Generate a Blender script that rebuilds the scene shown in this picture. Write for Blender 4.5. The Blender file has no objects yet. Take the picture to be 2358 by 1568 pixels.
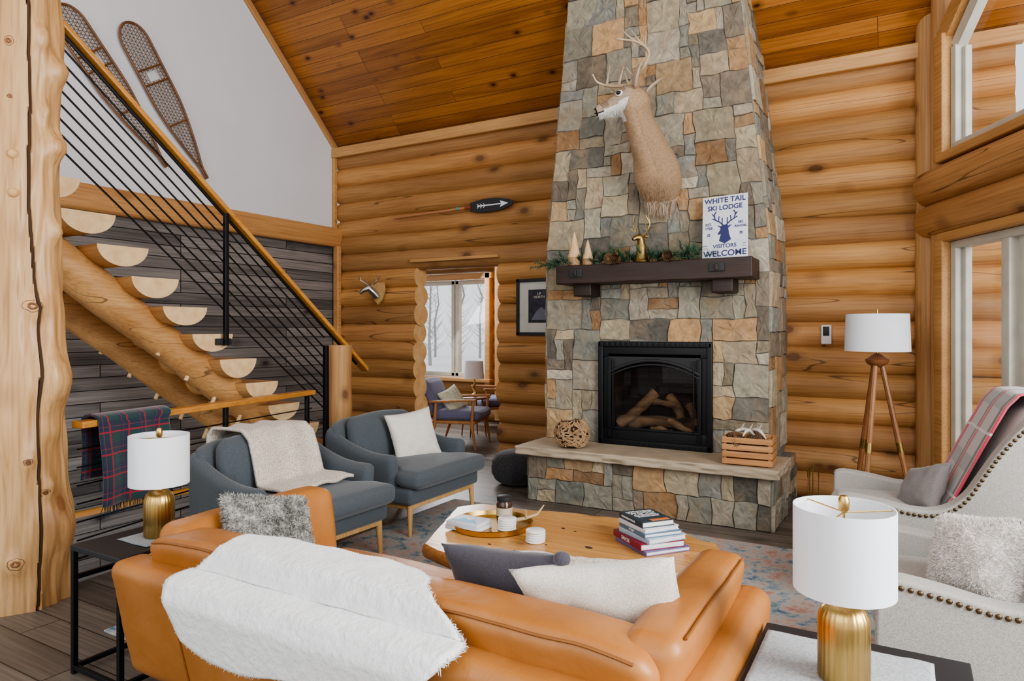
import bpy,bmesh,math,random
from mathutils import Vector,Matrix,noise,Euler
random.seed(11)
R=random.uniform
scn=bpy.context.scene
col=scn.collection
pi=math.pi
# ------------------------------------------------------------ materials
def nm(name):
    m=bpy.data.materials.new(name); m.use_nodes=True
    nt=m.node_tree; b=nt.nodes['Principled BSDF']; return m,nt,b
def N(nt,t,**k):
    n=nt.nodes.new(t)
    for a,v in k.items(): setattr(n,a,v)
    return n
def ramp(nt,stops):
    n=nt.nodes.new('ShaderNodeValToRGB'); e=n.color_ramp.elements
    e[0].position=stops[0][0]; e[0].color=(*stops[0][1],1)
    e[1].position=stops[-1][0]; e[1].color=(*stops[-1][1],1)
    for p,c in stops[1:-1]:
        x=e.new(p); x.color=(*c,1)
    return n
def mixc(nt,mode,fac,a,b):
    n=nt.nodes.new('ShaderNodeMix'); n.data_type='RGBA'; n.blend_type=mode
    L=nt.links
    if hasattr(fac,'links'): L.new(fac,n.inputs[0])
    else: n.inputs[0].default_value=fac
    for s,i in ((a,6),(b,7)):
        if hasattr(s,'links'): L.new(s,n.inputs[i])
        else: n.inputs[i].default_value=(*s,1)
    return n.outputs[2]
def coords(nt,scale=(1,1,1)):
    tc=N(nt,'ShaderNodeTexCoord'); mp=N(nt,'ShaderNodeMapping'); mp.inputs['Scale'].default_value=scale
    nt.links.new(tc.outputs['Object'],mp.inputs[0]); return mp.outputs[0]
def bump(nt,b,h,st,dist=.01):
    n=N(nt,'ShaderNodeBump'); n.inputs['Strength'].default_value=st; n.inputs['Distance'].default_value=dist
    nt.links.new(h,n.inputs['Height']); nt.links.new(n.outputs[0],b.inputs['Normal'])
def plain(name,c,rough=.5,metal=0,c2=None,sc=8,bs=0,bsc=60,stretch=(1,1,1),coat=0,sheen=0,bd=.01,dist=0):
    m,nt,b=nm(name); b.inputs['Roughness'].default_value=rough; b.inputs['Metallic'].default_value=metal
    v=coords(nt,stretch)
    c2=c2 or tuple(x*.85 for x in c)
    n=N(nt,'ShaderNodeTexNoise'); n.inputs['Scale'].default_value=sc; n.inputs['Detail'].default_value=5
    nt.links.new(v,n.inputs[0]); r=ramp(nt,[(.3,c2),(.7,c)]); nt.links.new(n.outputs[0],r.inputs[0]); nt.links.new(r.outputs[0],b.inputs['Base Color'])
    if bs:
        n2=N(nt,'ShaderNodeTexNoise'); n2.inputs['Scale'].default_value=bsc; n2.inputs['Detail'].default_value=5; n2.inputs['Distortion'].default_value=dist
        nt.links.new(v,n2.inputs[0]); bump(nt,b,n2.outputs[0],bs,bd)
    if coat: b.inputs['Coat Weight'].default_value=coat
    if sheen: b.inputs['Sheen Weight'].default_value=sheen
    return m
def wood(name,dark,light,axis='X',sc=1.0,knots=True,rough=.5,attr=False,knotsc=1.7,crack=False,kdark=(.13,.05,.018),gr_=.8,kt=1.0):
    m,nt,b=nm(name); L=nt.links
    a={'X':0,'Y':1,'Z':2}[axis]
    s=[5*sc]*3; s[a]=.5*sc; v=coords(nt,s)
    n=N(nt,'ShaderNodeTexNoise'); n.inputs['Scale'].default_value=1.1; n.inputs['Detail'].default_value=8; n.inputs['Distortion'].default_value=.25
    L.new(v,n.inputs[0]); r=ramp(nt,[(.25,dark),(.75,light)]); L.new(n.outputs[0],r.inputs[0]); c=r.outputs[0]
    s=[75*sc]*3; s[a]=2.2*sc; v2=coords(nt,s)
    g=N(nt,'ShaderNodeTexNoise'); g.inputs['Scale'].default_value=1; g.inputs['Detail'].default_value=5; L.new(v2,g.inputs[0])
    gr=ramp(nt,[(.3,(.70,.62,.54)),(.58,(1,1,1))]); L.new(g.outputs[0],gr.inputs[0])
    c=mixc(nt,'MULTIPLY',gr_,c,gr.outputs[0])
    if knots:
        s=[knotsc*1.7]*3; s[a]=knotsc*1.0; v3=coords(nt,s)
        k=N(nt,'ShaderNodeTexVoronoi'); k.inputs['Scale'].default_value=1.0; L.new(v3,k.inputs[0])
        kr=ramp(nt,[(.085*kt,(.9,.9,.9)),(.12*kt,(.45,.45,.45)),(.24*kt,(0,0,0))]); L.new(k.outputs['Distance'],kr.inputs[0])
        c=mixc(nt,'MIX',kr.outputs[0],c,kdark)
    if crack:
        s=[5]*3; s[a]=.35; v4=coords(nt,s)
        k=N(nt,'ShaderNodeTexNoise'); k.inputs['Scale'].default_value=1.1; k.inputs['Detail'].default_value=1; L.new(v4,k.inputs[0])
        kr=ramp(nt,[(.59,(0,0,0)),(.595,(1,1,1)),(.602,(0,0,0))]); L.new(k.outputs[0],kr.inputs[0])
        c=mixc(nt,'MIX',kr.outputs[0],c,(.06,.025,.01))
    if attr:
        at=N(nt,'ShaderNodeAttribute'); at.attribute_name='Col'; c=mixc(nt,'MULTIPLY',1,c,at.outputs['Color'])
    L.new(c,b.inputs['Base Color']); b.inputs['Roughness'].default_value=rough
    bump(nt,b,g.outputs[0],.25,.004)
    return m
def planks(name,dark,light,mort,u,v,bw,rh,rough=.45,knots=True,kd=(.1,.03,.008),grain=(.6,.55,.5),msize=.004,var=.6,knotsc=2.2):
    m,nt,b=nm(name); L=nt.links
    tc=N(nt,'ShaderNodeTexCoord'); sp=N(nt,'ShaderNodeSeparateXYZ'); L.new(tc.outputs['Object'],sp.inputs[0])
    cb=N(nt,'ShaderNodeCombineXYZ'); L.new(sp.outputs[u],cb.inputs[0]); L.new(sp.outputs[v],cb.inputs[1])
    br=N(nt,'ShaderNodeTexBrick'); L.new(cb.outputs[0],br.inputs[0]); br.offset=.37; br.offset_frequency=3
    for k,x in (('Scale',1),('Mortar Size',msize),('Mortar Smooth',.3),('Brick Width',bw),('Row Height',rh),('Bias',0)): br.inputs[k].default_value=x
    br.inputs['Color1'].default_value=(0,0,0,1); br.inputs['Color2'].default_value=(1,1,1,1); br.inputs['Mortar'].default_value=(.5,.5,.5,1)
    mp=N(nt,'ShaderNodeMapping'); L.new(cb.outputs[0],mp.inputs[0]); mp.inputs['Scale'].default_value=(.8,9,1)
    ad=N(nt,'ShaderNodeVectorMath',operation='ADD'); L.new(mp.outputs[0],ad.inputs[0])
    sc=N(nt,'ShaderNodeVectorMath',operation='SCALE'); L.new(br.outputs['Color'],sc.inputs[0]); sc.inputs['Scale'].default_value=7; L.new(sc.outputs[0],ad.inputs[1])
    n=N(nt,'ShaderNodeTexNoise'); n.inputs['Scale'].default_value=1.4; n.inputs['Detail'].default_value=7; n.inputs['Distortion'].default_value=.5; L.new(ad.outputs[0],n.inputs[0])
    mx=N(nt,'ShaderNodeMath',operation='MULTIPLY_ADD'); L.new(br.outputs['Color'],mx.inputs[0]); mx.inputs[1].default_value=var; L.new(n.outputs[0],mx.inputs[2])
    r=ramp(nt,[(.35,dark),(min(1,.55+var*.75),light)]); L.new(mx.outputs[0],r.inputs[0]); c=r.outputs[0]
    mp2=N(nt,'ShaderNodeMapping'); L.new(ad.outputs[0],mp2.inputs[0]); mp2.inputs['Scale'].default_value=(2,9,1)
    g=N(nt,'ShaderNodeTexNoise'); g.inputs['Scale'].default_value=1; g.inputs['Detail'].default_value=5; L.new(mp2.outputs[0],g.inputs[0])
    gr=ramp(nt,[(.32,grain),(.62,(1,1,1))]); L.new(g.outputs[0],gr.inputs[0]); c=mixc(nt,'MULTIPLY',.8,c,gr.outputs[0])
    if knots:
        mp3=N(nt,'ShaderNodeMapping'); L.new(cb.outputs[0],mp3.inputs[0]); mp3.inputs['Scale'].default_value=(knotsc,knotsc*1.7,1)
        k=N(nt,'ShaderNodeTexVoronoi'); k.inputs['Scale'].default_value=1; L.new(mp3.outputs[0],k.inputs[0])
        kr=ramp(nt,[(.06,(1,1,1)),(.10,(.5,.5,.5)),(.22,(0,0,0))]); L.new(k.outputs['Distance'],kr.inputs[0]); c=mixc(nt,'MIX',kr.outputs[0],c,kd)
    c=mixc(nt,'MIX',br.outputs['Fac'],c,mort)
    L.new(c,b.inputs['Base Color']); b.inputs['Roughness'].default_value=rough
    iv=N(nt,'ShaderNodeMath',operation='SUBTRACT'); iv.inputs[0].default_value=1; L.new(br.outputs['Fac'],iv.inputs[1])
    bump(nt,b,iv.outputs[0],.5,.004)
    return m
def fabric(name,c,c2=None,sc=350,bs=.35,rough=.95,sheen=.2):
    m,nt,b=nm(name); L=nt.links; v=coords(nt)
    c2=c2 or tuple(x*.6 for x in c)
    n=N(nt,'ShaderNodeTexNoise'); n.inputs['Scale'].default_value=sc; n.inputs['Detail'].default_value=2; L.new(v,n.inputs[0])
    r=ramp(nt,[(.35,c2),(.6,c)]); L.new(n.outputs[0],r.inputs[0]); L.new(r.outputs[0],b.inputs['Base Color'])
    b.inputs['Roughness'].default_value=rough; b.inputs['Sheen Weight'].default_value=sheen
    bump(nt,b,n.outputs[0],bs,.002); return m
def attrmat(name,rough=.85,nscale=14,amt=.5,bs=.6,bsc=30,tint=(.5,.36,.22)):
    m,nt,b=nm(name); L=nt.links; v=coords(nt)
    at=N(nt,'ShaderNodeAttribute'); at.attribute_name='Col'
    n=N(nt,'ShaderNodeTexNoise'); n.inputs['Scale'].default_value=nscale; n.inputs['Detail'].default_value=8; n.inputs['Roughness'].default_value=.65; L.new(v,n.inputs[0])
    r=ramp(nt,[(.3,(.40,.40,.40)),(.7,(1.3,1.3,1.3))]); L.new(n.outputs[0],r.inputs[0])
    c=mixc(nt,'MULTIPLY',amt,at.outputs['Color'],r.outputs[0])
    if tint:
        n2=N(nt,'ShaderNodeTexNoise'); n2.inputs['Scale'].default_value=5; n2.inputs['Detail'].default_value=5; L.new(v,n2.inputs[0])
        r2=ramp(nt,[(.50,(0,0,0)),(.70,(.6,.6,.6))]); L.new(n2.outputs[0],r2.inputs[0]); c=mixc(nt,'MIX',r2.outputs[0],c,tint)
    L.new(c,b.inputs['Base Color']); b.inputs['Roughness'].default_value=rough
    n3=N(nt,'ShaderNodeTexNoise'); n3.inputs['Scale'].default_value=bsc; n3.inputs['Detail'].default_value=8; L.new(v,n3.inputs[0])
    bump(nt,b,n3.outputs[0],bs,.012); return m
def plaid(name,base,bands,rough=.95):
    m,nt,b=nm(name); L=nt.links
    tc=N(nt,'ShaderNodeTexCoord'); sp=N(nt,'ShaderNodeSeparateXYZ'); L.new(tc.outputs['UV'],sp.inputs[0])
    cur=base
    for (per,w,ph,cc,ax,fac) in bands:
        a=N(nt,'ShaderNodeMath',operation='ADD'); L.new(sp.outputs['X' if ax=='u' else 'Y'],a.inputs[0]); a.inputs[1].default_value=ph
        d=N(nt,'ShaderNodeMath',operation='DIVIDE'); L.new(a.outputs[0],d.inputs[0]); d.inputs[1].default_value=per
        f=N(nt,'ShaderNodeMath',operation='FRACT'); L.new(d.outputs[0],f.inputs[0])
        l=N(nt,'ShaderNodeMath',operation='LESS_THAN'); L.new(f.outputs[0],l.inputs[0]); l.inputs[1].default_value=w/per
        ml=N(nt,'ShaderNodeMath',operation='MULTIPLY'); L.new(l.outputs[0],ml.inputs[0]); ml.inputs[1].default_value=fac
        cur=mixc(nt,'MIX',ml.outputs[0],cur,cc)
    L.new(cur,b.inputs['Base Color']); b.inputs['Roughness'].default_value=rough; b.inputs['Sheen Weight'].default_value=.3
    n=N(nt,'ShaderNodeTexNoise'); n.inputs['Scale'].default_value=200; L.new(tc.outputs['Object'],n.inputs[0]); bump(nt,b,n.outputs[0],.4,.003)
    return m

LOG=wood('pine_log',(.33,.148,.048),(.53,.285,.11),'X',1,attr=True,crack=True,rough=.62)
LOGZ=wood('pine_log_vertical',(.42,.21,.078),(.60,.355,.155),'Z',.8,knotsc=2.4,rough=.6)
END=plain('log_end_grain',(.72,.46,.22),.7,c2=(.54,.30,.12),sc=9,bs=.3,bsc=40)
TREADEND=plain('tread_end_grain',(.76,.55,.31),.6,c2=(.62,.40,.20),sc=14)
CHINK=plain('dark_brown_chinking',(.06,.028,.012),.9)  # dark brown colour of the backing between logs, reused for cracks
CEIL=planks('ceiling_pine_boards',(.24,.082,.017),(.50,.205,.05),(.08,.025,.007),'X','Y',2.6,.135,.42,kd=(.06,.018,.006),msize=.0025,knotsc=2.8)
FLOOR=planks('floor_oak_planks',(.085,.07,.058),(.19,.16,.135),(.03,.022,.018),'X','Y',1.6,.19,.42,kd=(.06,.045,.035),knotsc=1.3)
BARN=planks('barnwood_siding',(.072,.065,.062),(.28,.255,.238),(.014,.012,.012),'Y','Z',2.2,.118,.8,kd=(.04,.03,.03),grain=(.45,.43,.42),msize=.005,knotsc=1.8)
WHITEW=plain('white_plaster',(.68,.685,.70),.9,c2=(.655,.66,.675),sc=3,bs=.05,bsc=150)
TRIM=wood('pine_trim',(.44,.21,.075),(.62,.345,.135),'Y',1)
TRIMX=wood('pine_trim_long',(.43,.215,.075),(.60,.34,.135),'X',1,knots=False)
RAILW=wood('handrail_wood',(.50,.21,.045),(.64,.31,.08),'Y',1,knots=False,rough=.3)
BLACK=plain('black_metal',(.018,.018,.02),.4,.6)
BLACKM=plain('matte_black',(.02,.02,.022),.55)
STONE=attrmat('field_stone',tint=(.30,.215,.135),amt=.65)
MORT=plain('grey_mortar',(.22,.205,.18),.95,c2=(.15,.138,.12),sc=20,bs=.5)
SLAB=plain('limestone_slab',(.46,.37,.265),.6,c2=(.36,.285,.20),sc=6,bs=.3,bsc=25)
MANT=wood('dark_mantel_timber',(.016,.007,.005),(.05,.024,.015),'X',1.2,knots=False,rough=.5)
LEATH=plain('tan_leather',(.46,.19,.052),.42,c2=(.34,.128,.03),sc=3.5,bs=.22,bsc=14,bd=.012,dist=.8)
SEAMM=plain('leather_seam',(.26,.095,.02),.5)
BLUEF=fabric('slate_blue_fabric',(.088,.104,.116),(.046,.056,.066))
LEGW=wood('light_oak',(.50,.29,.11),(.66,.42,.19),'Z',2,knots=False)
GREYF=fabric('light_grey_linen',(.44,.415,.375),(.31,.29,.26),sc=260)
NAIL=plain('antique_nailhead',(.16,.11,.06),.35,.9)
CREAM=fabric('cream_cotton',(.72,.67,.60),(.58,.53,.47),sc=180)
CREAMB=fabric('nubby_cream',(.68,.61,.52),(.40,.34,.28),sc=130,bs=1)
CHAR=fabric('charcoal_cotton',(.075,.068,.085),(.045,.04,.052))
FURW=plain('white_fleece',(.82,.81,.80),1,c2=(.72,.71,.70),sc=18,bs=1,bsc=40,sheen=.5)
FURG=plain('grey_fur',(.55,.54,.50),1,c2=(.16,.15,.135),sc=22,bs=1,bsc=40)
FURP=plain('pale_fur',(.88,.83,.79),1,c2=(.80,.74,.69),sc=14,bs=1,bsc=40)
SHADE=plain('white_lamp_shade',(.76,.77,.80),.9,c2=(.74,.75,.78))
GOLD=plain('brushed_gold',(.62,.42,.16),.33,1,c2=(.52,.34,.12),sc=6,stretch=(20,20,.5))
BRASS=plain('antique_brass',(.40,.27,.10),.35,1)
FRAMEC=plain('cream_window_frame',(.58,.55,.47),.45)
BRICK=planks('firebox_brick',(.05,.035,.028),(.10,.065,.05),(.035,.03,.026),'X','Z',.2,.065,.95,knots=False)
WALN=wood('walnut',(.18,.065,.025),(.30,.13,.05),'Z',2,knots=False,rough=.35)
TABLET=wood('coffee_table_pine',(.48,.22,.062),(.67,.38,.135),'X',.7,rough=.28,knotsc=2.0,kt=.8,crack=True)
BARK=wood('table_live_edge',(.34,.14,.04),(.56,.29,.10),'X',1,knots=False)
ANT=plain('antler_bone',(.60,.47,.32),.5,c2=(.36,.24,.13),sc=7)
DEERM=attrmat('deer_hide',.95,60,.5,.5,120,None)
CANE=plain('snowshoe_wood',(.20,.09,.035),.5,c2=(.12,.05,.02))
RAWH=plain('rawhide_webbing',(.17,.09,.04),.7)
NAVY=plain('navy_ink',(.03,.035,.13),.7)
PAPER=plain('white_sign_board',(.66,.67,.70),.7,c2=(.55,.56,.61),sc=12)
WHITEP=plain('white_paint',(.76,.76,.74),.5)
SNOW=plain('snow',(.9,.92,.95),.9)
TREEM=plain('grey_bark',(.34,.32,.31),.9)
SILV=plain('silver_metal',(.55,.55,.53),.3,1)
PINE=plain('pine_needles',(.05,.15,.075),.8,c2=(.03,.08,.045))
CONE=plain('pinecone_scale',(.22,.12,.06),.8,c2=(.10,.05,.025))
STICK=plain('driftwood',(.44,.29,.16),.85,c2=(.24,.14,.07),sc=12)
CRATE=wood('crate_wood',(.42,.19,.07),(.58,.30,.13),'X',2,knots=False)
def glass(name='window_glass',gl=.05,tint=1.0):
    m,nt,b=nm(name); nt.nodes.remove(b); L=nt.links
    t=N(nt,'ShaderNodeBsdfTransparent'); t.inputs[0].default_value=(tint,tint,tint,1); g=N(nt,'ShaderNodeBsdfGlossy'); g.inputs['Roughness'].default_value=.02
    x=N(nt,'ShaderNodeMixShader'); x.inputs[0].default_value=gl; L.new(t.outputs[0],x.inputs[1]); L.new(g.outputs[0],x.inputs[2])
    L.new(x.outputs[0],nt.nodes['Material Output'].inputs[0]); return m
GLASS=glass(); FGLASS=glass('fireplace_glass',.01,.78)
def rugmat():
    m,nt,b=nm('faded_oriental_rug'); L=nt.links; v=coords(nt)
    n=N(nt,'ShaderNodeTexNoise'); n.inputs['Scale'].default_value=7; n.inputs['Detail'].default_value=8; n.inputs['Roughness'].default_value=.75; L.new(v,n.inputs[0])
    r=ramp(nt,[(.36,(.08,.15,.22)),(.44,(.25,.33,.37)),(.50,(.48,.46,.43)),(.57,(.50,.34,.29)),(.66,(.40,.19,.15))]); L.new(n.outputs[0],r.inputs[0])
    vo=N(nt,'ShaderNodeTexVoronoi'); vo.inputs['Scale'].default_value=6; L.new(v,vo.inputs[0])
    r2=ramp(nt,[(.25,(.5,.5,.5)),(.3,(0,0,0)),(.42,(0,0,0)),(.45,(.5,.5,.5)),(.5,(0,0,0))]); L.new(vo.outputs['Distance'],r2.inputs[0])
    c=mixc(nt,'MIX',r2.outputs[0],r.outputs[0],(.46,.44,.42))
    L.new(c,b.inputs['Base Color']); b.inputs['Roughness'].default_value=1
    n2=N(nt,'ShaderNodeTexNoise'); n2.inputs['Scale'].default_value=160; L.new(v,n2.inputs[0]); bump(nt,b,n2.outputs[0],.5,.004); return m
RUGM=rugmat()
# ------------------------------------------------------------ geometry
def linsp(a,b,n): return [a+(b-a)*i/(n-1) for i in range(n)]
def pl(P,s):
    L=[math.dist(P[i],P[i+1]) for i in range(len(P)-1)]; t=max(0,min(1,s))*sum(L)
    for i,l in enumerate(L):
        if t<=l or i==len(L)-1:
            f=min(1,t/l); return tuple(P[i][k]+(P[i+1][k]-P[i][k])*f for k in range(len(P[0])))
        t-=l
def rbox(sx,sy,sz,r=.02,c=(0,0,0),n=5,puff=0,fn=None,k=3):
    hs=[sx/2,sy/2,sz/2]; r=min(r,min(hs)*.999)
    ax=[]
    for h in hs:
        a=[-h+r*i/k for i in range(k)]
        mid=linsp(-h+r,h-r,n+1)
        ax.append(a+mid+[-x for x in reversed(a)])
    V=[];F=[];idx={}
    def vid(p):
        key=(round(p[0],6),round(p[1],6),round(p[2],6))
        if key not in idx: idx[key]=len(V); V.append(Vector(p))
        return idx[key]
    for a in range(3):
        b_,c_=(a+1)%3,(a+2)%3
        for s in (-1,1):
            A=ax[b_];C=ax[c_]
            for i in range(len(A)-1):
                for j in range(len(C)-1):
                    q=[]
                    for (x,y) in ((A[i],C[j]),(A[i+1],C[j]),(A[i+1],C[j+1]),(A[i],C[j+1])):
                        p=[0,0,0];p[a]=s*hs[a];p[b_]=x;p[c_]=y;q.append(vid(p))
                    F.append(q if s>0 else q[::-1])
    out=[]
    for p in V:
        cl=Vector([max(-hs[i]+r,min(hs[i]-r,p[i])) for i in range(3)])
        d=p-cl
        if d.length>1e-9: q=cl+d.normalized()*r
        else: q=p.copy()
        if puff:
            w=[1-(p[i]/hs[i])**2 for i in range(3)]
            for i in range(3):
                f=1
                for j in range(3):
                    if j!=i: f*=max(0,w[j])
                q[i]+=puff*f*(p[i]/hs[i])
        q=q+Vector(c)
        if fn: q=Vector(fn(q))
        out.append(q)
    return out,F
def tube(pts,rad,seg=10,cap=True,closed=False):
    P=[Vector(p) for p in pts]; n=len(P)
    if not isinstance(rad,list): rad=[rad]*n
    T=[]
    for i in range(n):
        if closed: t=P[(i+1)%n]-P[i-1]
        else: t=P[min(i+1,n-1)]-P[max(i-1,0)]
        T.append(t.normalized())
    up=Vector((0,0,1)) if abs(T[0].z)<.9 else Vector((1,0,0))
    u=T[0].cross(up).normalized(); V=[];F=[]
    for i in range(n):
        u=(u-T[i]*u.dot(T[i])).normalized(); w=T[i].cross(u)
        ra=rad[i]; ra=ra if isinstance(ra,(tuple,list)) else (ra,ra)
        for k in range(seg):
            a=2*pi*(k+(.5 if seg==4 else 0))/seg; V.append(P[i]+u*math.cos(a)*ra[0]+w*math.sin(a)*ra[1])
    m=n if closed else n-1
    for i in range(m):
        for k in range(seg):
            a=i*seg+k;b=i*seg+(k+1)%seg;j=((i+1)%n)*seg
            F.append([a,b,j+(k+1)%seg,j+k])
    if cap and not closed:
        F.append(list(range(seg))[::-1]); F.append([(n-1)*seg+k for k in range(seg)])
    return V,F
def lathe(prof,seg=32,c=(0,0,0),fn=None):
    V=[];F=[]
    for r,z in prof:
        for k in range(seg):
            a=2*pi*k/seg
            rr=r if not fn else fn(r,z,a)
            V.append(Vector((c[0]+rr*math.cos(a),c[1]+rr*math.sin(a),c[2]+z)))
    for i in range(len(prof)-1):
        for k in range(seg):
            F.append([i*seg+k,i*seg+(k+1)%seg,(i+1)*seg+(k+1)%seg,(i+1)*seg+k])
    F.append(list(range(seg))[::-1]); F.append([(len(prof)-1)*seg+k for k in range(seg)])
    return V,F
def ell(c,r,seg=14,rings=9):
    V=[];F=[];c=Vector(c);r=r if hasattr(r,'__len__') else (r,r,r)
    V.append(c+Vector((0,0,-r[2])))
    for i in range(1,rings):
        t=-pi/2+pi*i/rings
        for k in range(seg):
            a=2*pi*k/seg; V.append(c+Vector((r[0]*math.cos(t)*math.cos(a),r[1]*math.cos(t)*math.sin(a),r[2]*math.sin(t))))
    V.append(c+Vector((0,0,r[2])));last=len(V)-1
    for k in range(seg):
        F.append([0,1+(k+1)%seg,1+k]); o=1+(rings-2)*seg; F.append([last,o+k,o+(k+1)%seg])
    for i in range(rings-2):
        for k in range(seg):
            a=1+i*seg+k;b=1+i*seg+(k+1)%seg; F.append([a,b,b+seg,a+seg])
    return V,F
def prism(poly,z0,z1):
    n=len(poly); V=[Vector((x,y,z0)) for x,y in poly]+[Vector((x,y,z1)) for x,y in poly]
    F=[list(range(n))[::-1],list(range(n,2*n))]+[[i,(i+1)%n,n+(i+1)%n,n+i] for i in range(n)]
    return V,F
def grid(fn,nu,nv):
    V=[];F=[];UV=[]
    for i in range(nu+1):
        for j in range(nv+1):
            V.append(Vector(fn(i/nu,j/nv)));UV.append((i/nu,j/nv))
    for i in range(nu):
        for j in range(nv):
            a=i*(nv+1)+j; F.append([a,a+nv+1,a+nv+2,a+1])
    return V,F,UV
def pillow(w,h,t,n=18,seed=0):
    V=[];F=[];idx={}
    for s in (1,-1):
        for i in range(n+1):
            for j in range(n+1):
                x=-1+2*i/n;y=-1+2*j/n
                x=math.sin(x*pi/2)*.35+x*.65; y=math.sin(y*pi/2)*.35+y*.65
                edge=i in(0,n) or j in(0,n)
                if edge and s==-1: idx[(s,i,j)]=idx[(1,i,j)];continue
                px=x*(1-.09*(1-y*y)); py=y*(1-.09*(1-x*x))
                z=s*t/2*max(0,(1-x**2)*(1-y**2))**.42
                z+=.012*noise.noise(Vector((x*2+seed,y*2,s)))*(0 if edge else 1)
                z+=.008*noise.noise(Vector((x*5+seed,y*5,s+4)))*(0 if edge else 1)
                idx[(s,i,j)]=len(V);V.append(Vector((px*w/2,py*h/2,z)))
    for s in (1,-1):
        for i in range(n):
            for j in range(n):
                q=[idx[(s,i,j)],idx[(s,i+1,j)],idx[(s,i+1,j+1)],idx[(s,i,j+1)]]
                F.append(q if s>0 else q[::-1])
    return V,F
def fur(V,F,n,ln,w=.002,grav=.3,jit=.6,seed=1,swirl=.7):
    import bisect
    rg=random.Random(seed); FV=[];FF=[]
    areas=[];tot=0
    for f in F:
        a=(V[f[1]]-V[f[0]]).cross(V[f[-1]]-V[f[0]]).length; tot+=a; areas.append(tot)
    for _ in range(n):
        f=F[min(len(F)-1,bisect.bisect(areas,rg.random()*tot))]
        a,b,c=V[f[0]],V[f[1]],V[f[-1]]; nn=(b-a).cross(c-a)
        if nn.length<1e-10: continue
        nn.normalize(); s,t=rg.random(),rg.random(); p=a+(b-a)*s+(c-a)*t
        d=(nn+Vector((rg.uniform(-1,1),rg.uniform(-1,1),rg.uniform(-1,1)))*jit+Vector((0,0,-grav))).normalized()
        d=(d+noise.noise_vector(p*9)*swirl).normalized()
        l=ln*rg.uniform(.6,1.2); sd=d.cross(Vector((rg.uniform(-1,1),rg.uniform(-1,1),rg.uniform(-1,1))))
        if sd.length<1e-6: continue
        sd=sd.normalized()*w; k=len(FV); q=p+d*l*.6
        e=p+d*l+Vector((0,0,-grav*l*.5))
        FV+= [p-sd,p+sd,q+sd*.7,q-sd*.7,e]; FF+=[[k,k+1,k+2,k+3],[k+3,k+2,k+4]]
    return FV,FF
class B:
    def __init__(s): s.V=[];s.F=[];s.M=[];s.C=[]
    def add(s,g,mi=0,mat=None,col=(1,1,1)):
        V,F=g[0],g[1]; o=len(s.V)
        s.V+=[ (mat@v if mat else v) for v in V]
        for f in F: s.F.append([i+o for i in f]);s.M.append(mi);s.C.append(col)
        return s
def mesh(name,g,mats,parent=None,ang=40,smooth=True,loc=None,rot=None,uv=None,fixn=True):
    if isinstance(g,B): V,F,M,C=g.V,g.F,g.M,g.C
    else: V,F=g[0],g[1];M=None;C=None
    if not isinstance(mats,(list,tuple)): mats=[mats]
    me=bpy.data.meshes.new(name); me.from_pydata([tuple(v) for v in V],[],F)
    for m in mats: me.materials.append(m)
    if M: me.polygons.foreach_set('material_index',M)
    if C and any(c!=(1,1,1) for c in C):
        ca=me.color_attributes.new('Col','FLOAT_COLOR','CORNER'); buf=[]
        for p in me.polygons:
            c=C[p.index]; buf+=[c[0],c[1],c[2],1]*p.loop_total
        ca.data.foreach_set('color',buf)
    if uv:
        ul=me.uv_layers.new(name='UV')
        for l in me.loops: ul.data[l.index].uv=uv[l.vertex_index]
    bm=bmesh.new(); bm.from_mesh(me)
    if fixn: bmesh.ops.recalc_face_normals(bm,faces=bm.faces)
    for f in bm.faces: f.smooth=smooth
    if smooth:
        a=math.radians(ang)
        for e in bm.edges:
            if len(e.link_faces)==2 and e.calc_face_angle(0)>a: e.smooth=False
    bm.to_mesh(me); bm.free()
    o=bpy.data.objects.new(name,me); col.objects.link(o)
    if parent: o.parent=parent
    if loc: o.location=loc
    if rot: o.rotation_euler=rot
    return o
def T(name,label,cat,loc=(0,0,0),rz=0,rot=None,group=None):
    o=bpy.data.objects.new(name,None); col.objects.link(o); o.empty_display_size=.1
    o.location=loc; o.rotation_euler=rot if rot else (0,0,rz)
    if label: o['label']=label
    if cat: o['category']=cat
    if group:o['group']=group
    return o
def S(o,label,cat,group=None):
    o['label']=label;o['category']=cat
    if group:o['group']=group
    return o
def ST(o): o['kind']='structure'; return o
def clone(o,loc,rot=None):
    n=o.copy(); col.objects.link(n); n.location=loc
    if rot: n.rotation_euler=rot
    for ch in o.children:
        c=ch.copy(); c.parent=n; col.objects.link(c)
        for g in ch.children:
            gg=g.copy(); gg.parent=c; col.objects.link(gg)
    return n
def text(par,s,size,loc,rot,mat,bold=0,ext=.0008,align='CENTER',sx=1):
    c=bpy.data.curves.new('lettering','FONT'); c.body=s;c.size=size;c.extrude=ext;c.offset=bold;c.align_x=align;c.align_y='CENTER'
    o=bpy.data.objects.new('tmp',c); col.objects.link(o); bpy.context.view_layer.update()
    me=bpy.data.meshes.new_from_object(o.evaluated_get(bpy.context.evaluated_depsgraph_get()))
    bpy.data.objects.remove(o); me.materials.clear(); me.materials.append(mat)
    n=bpy.data.objects.new('lettering',me); col.objects.link(n); n.parent=par; n.location=loc; n.rotation_euler=rot; n.scale=(sx,1,1); return n
def bevel(o,w=.01,s=2):
    m=o.modifiers.new('bevel','BEVEL'); m.width=w;m.segments=s;m.limit_method='ANGLE';m.angle_limit=.6; return o
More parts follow.
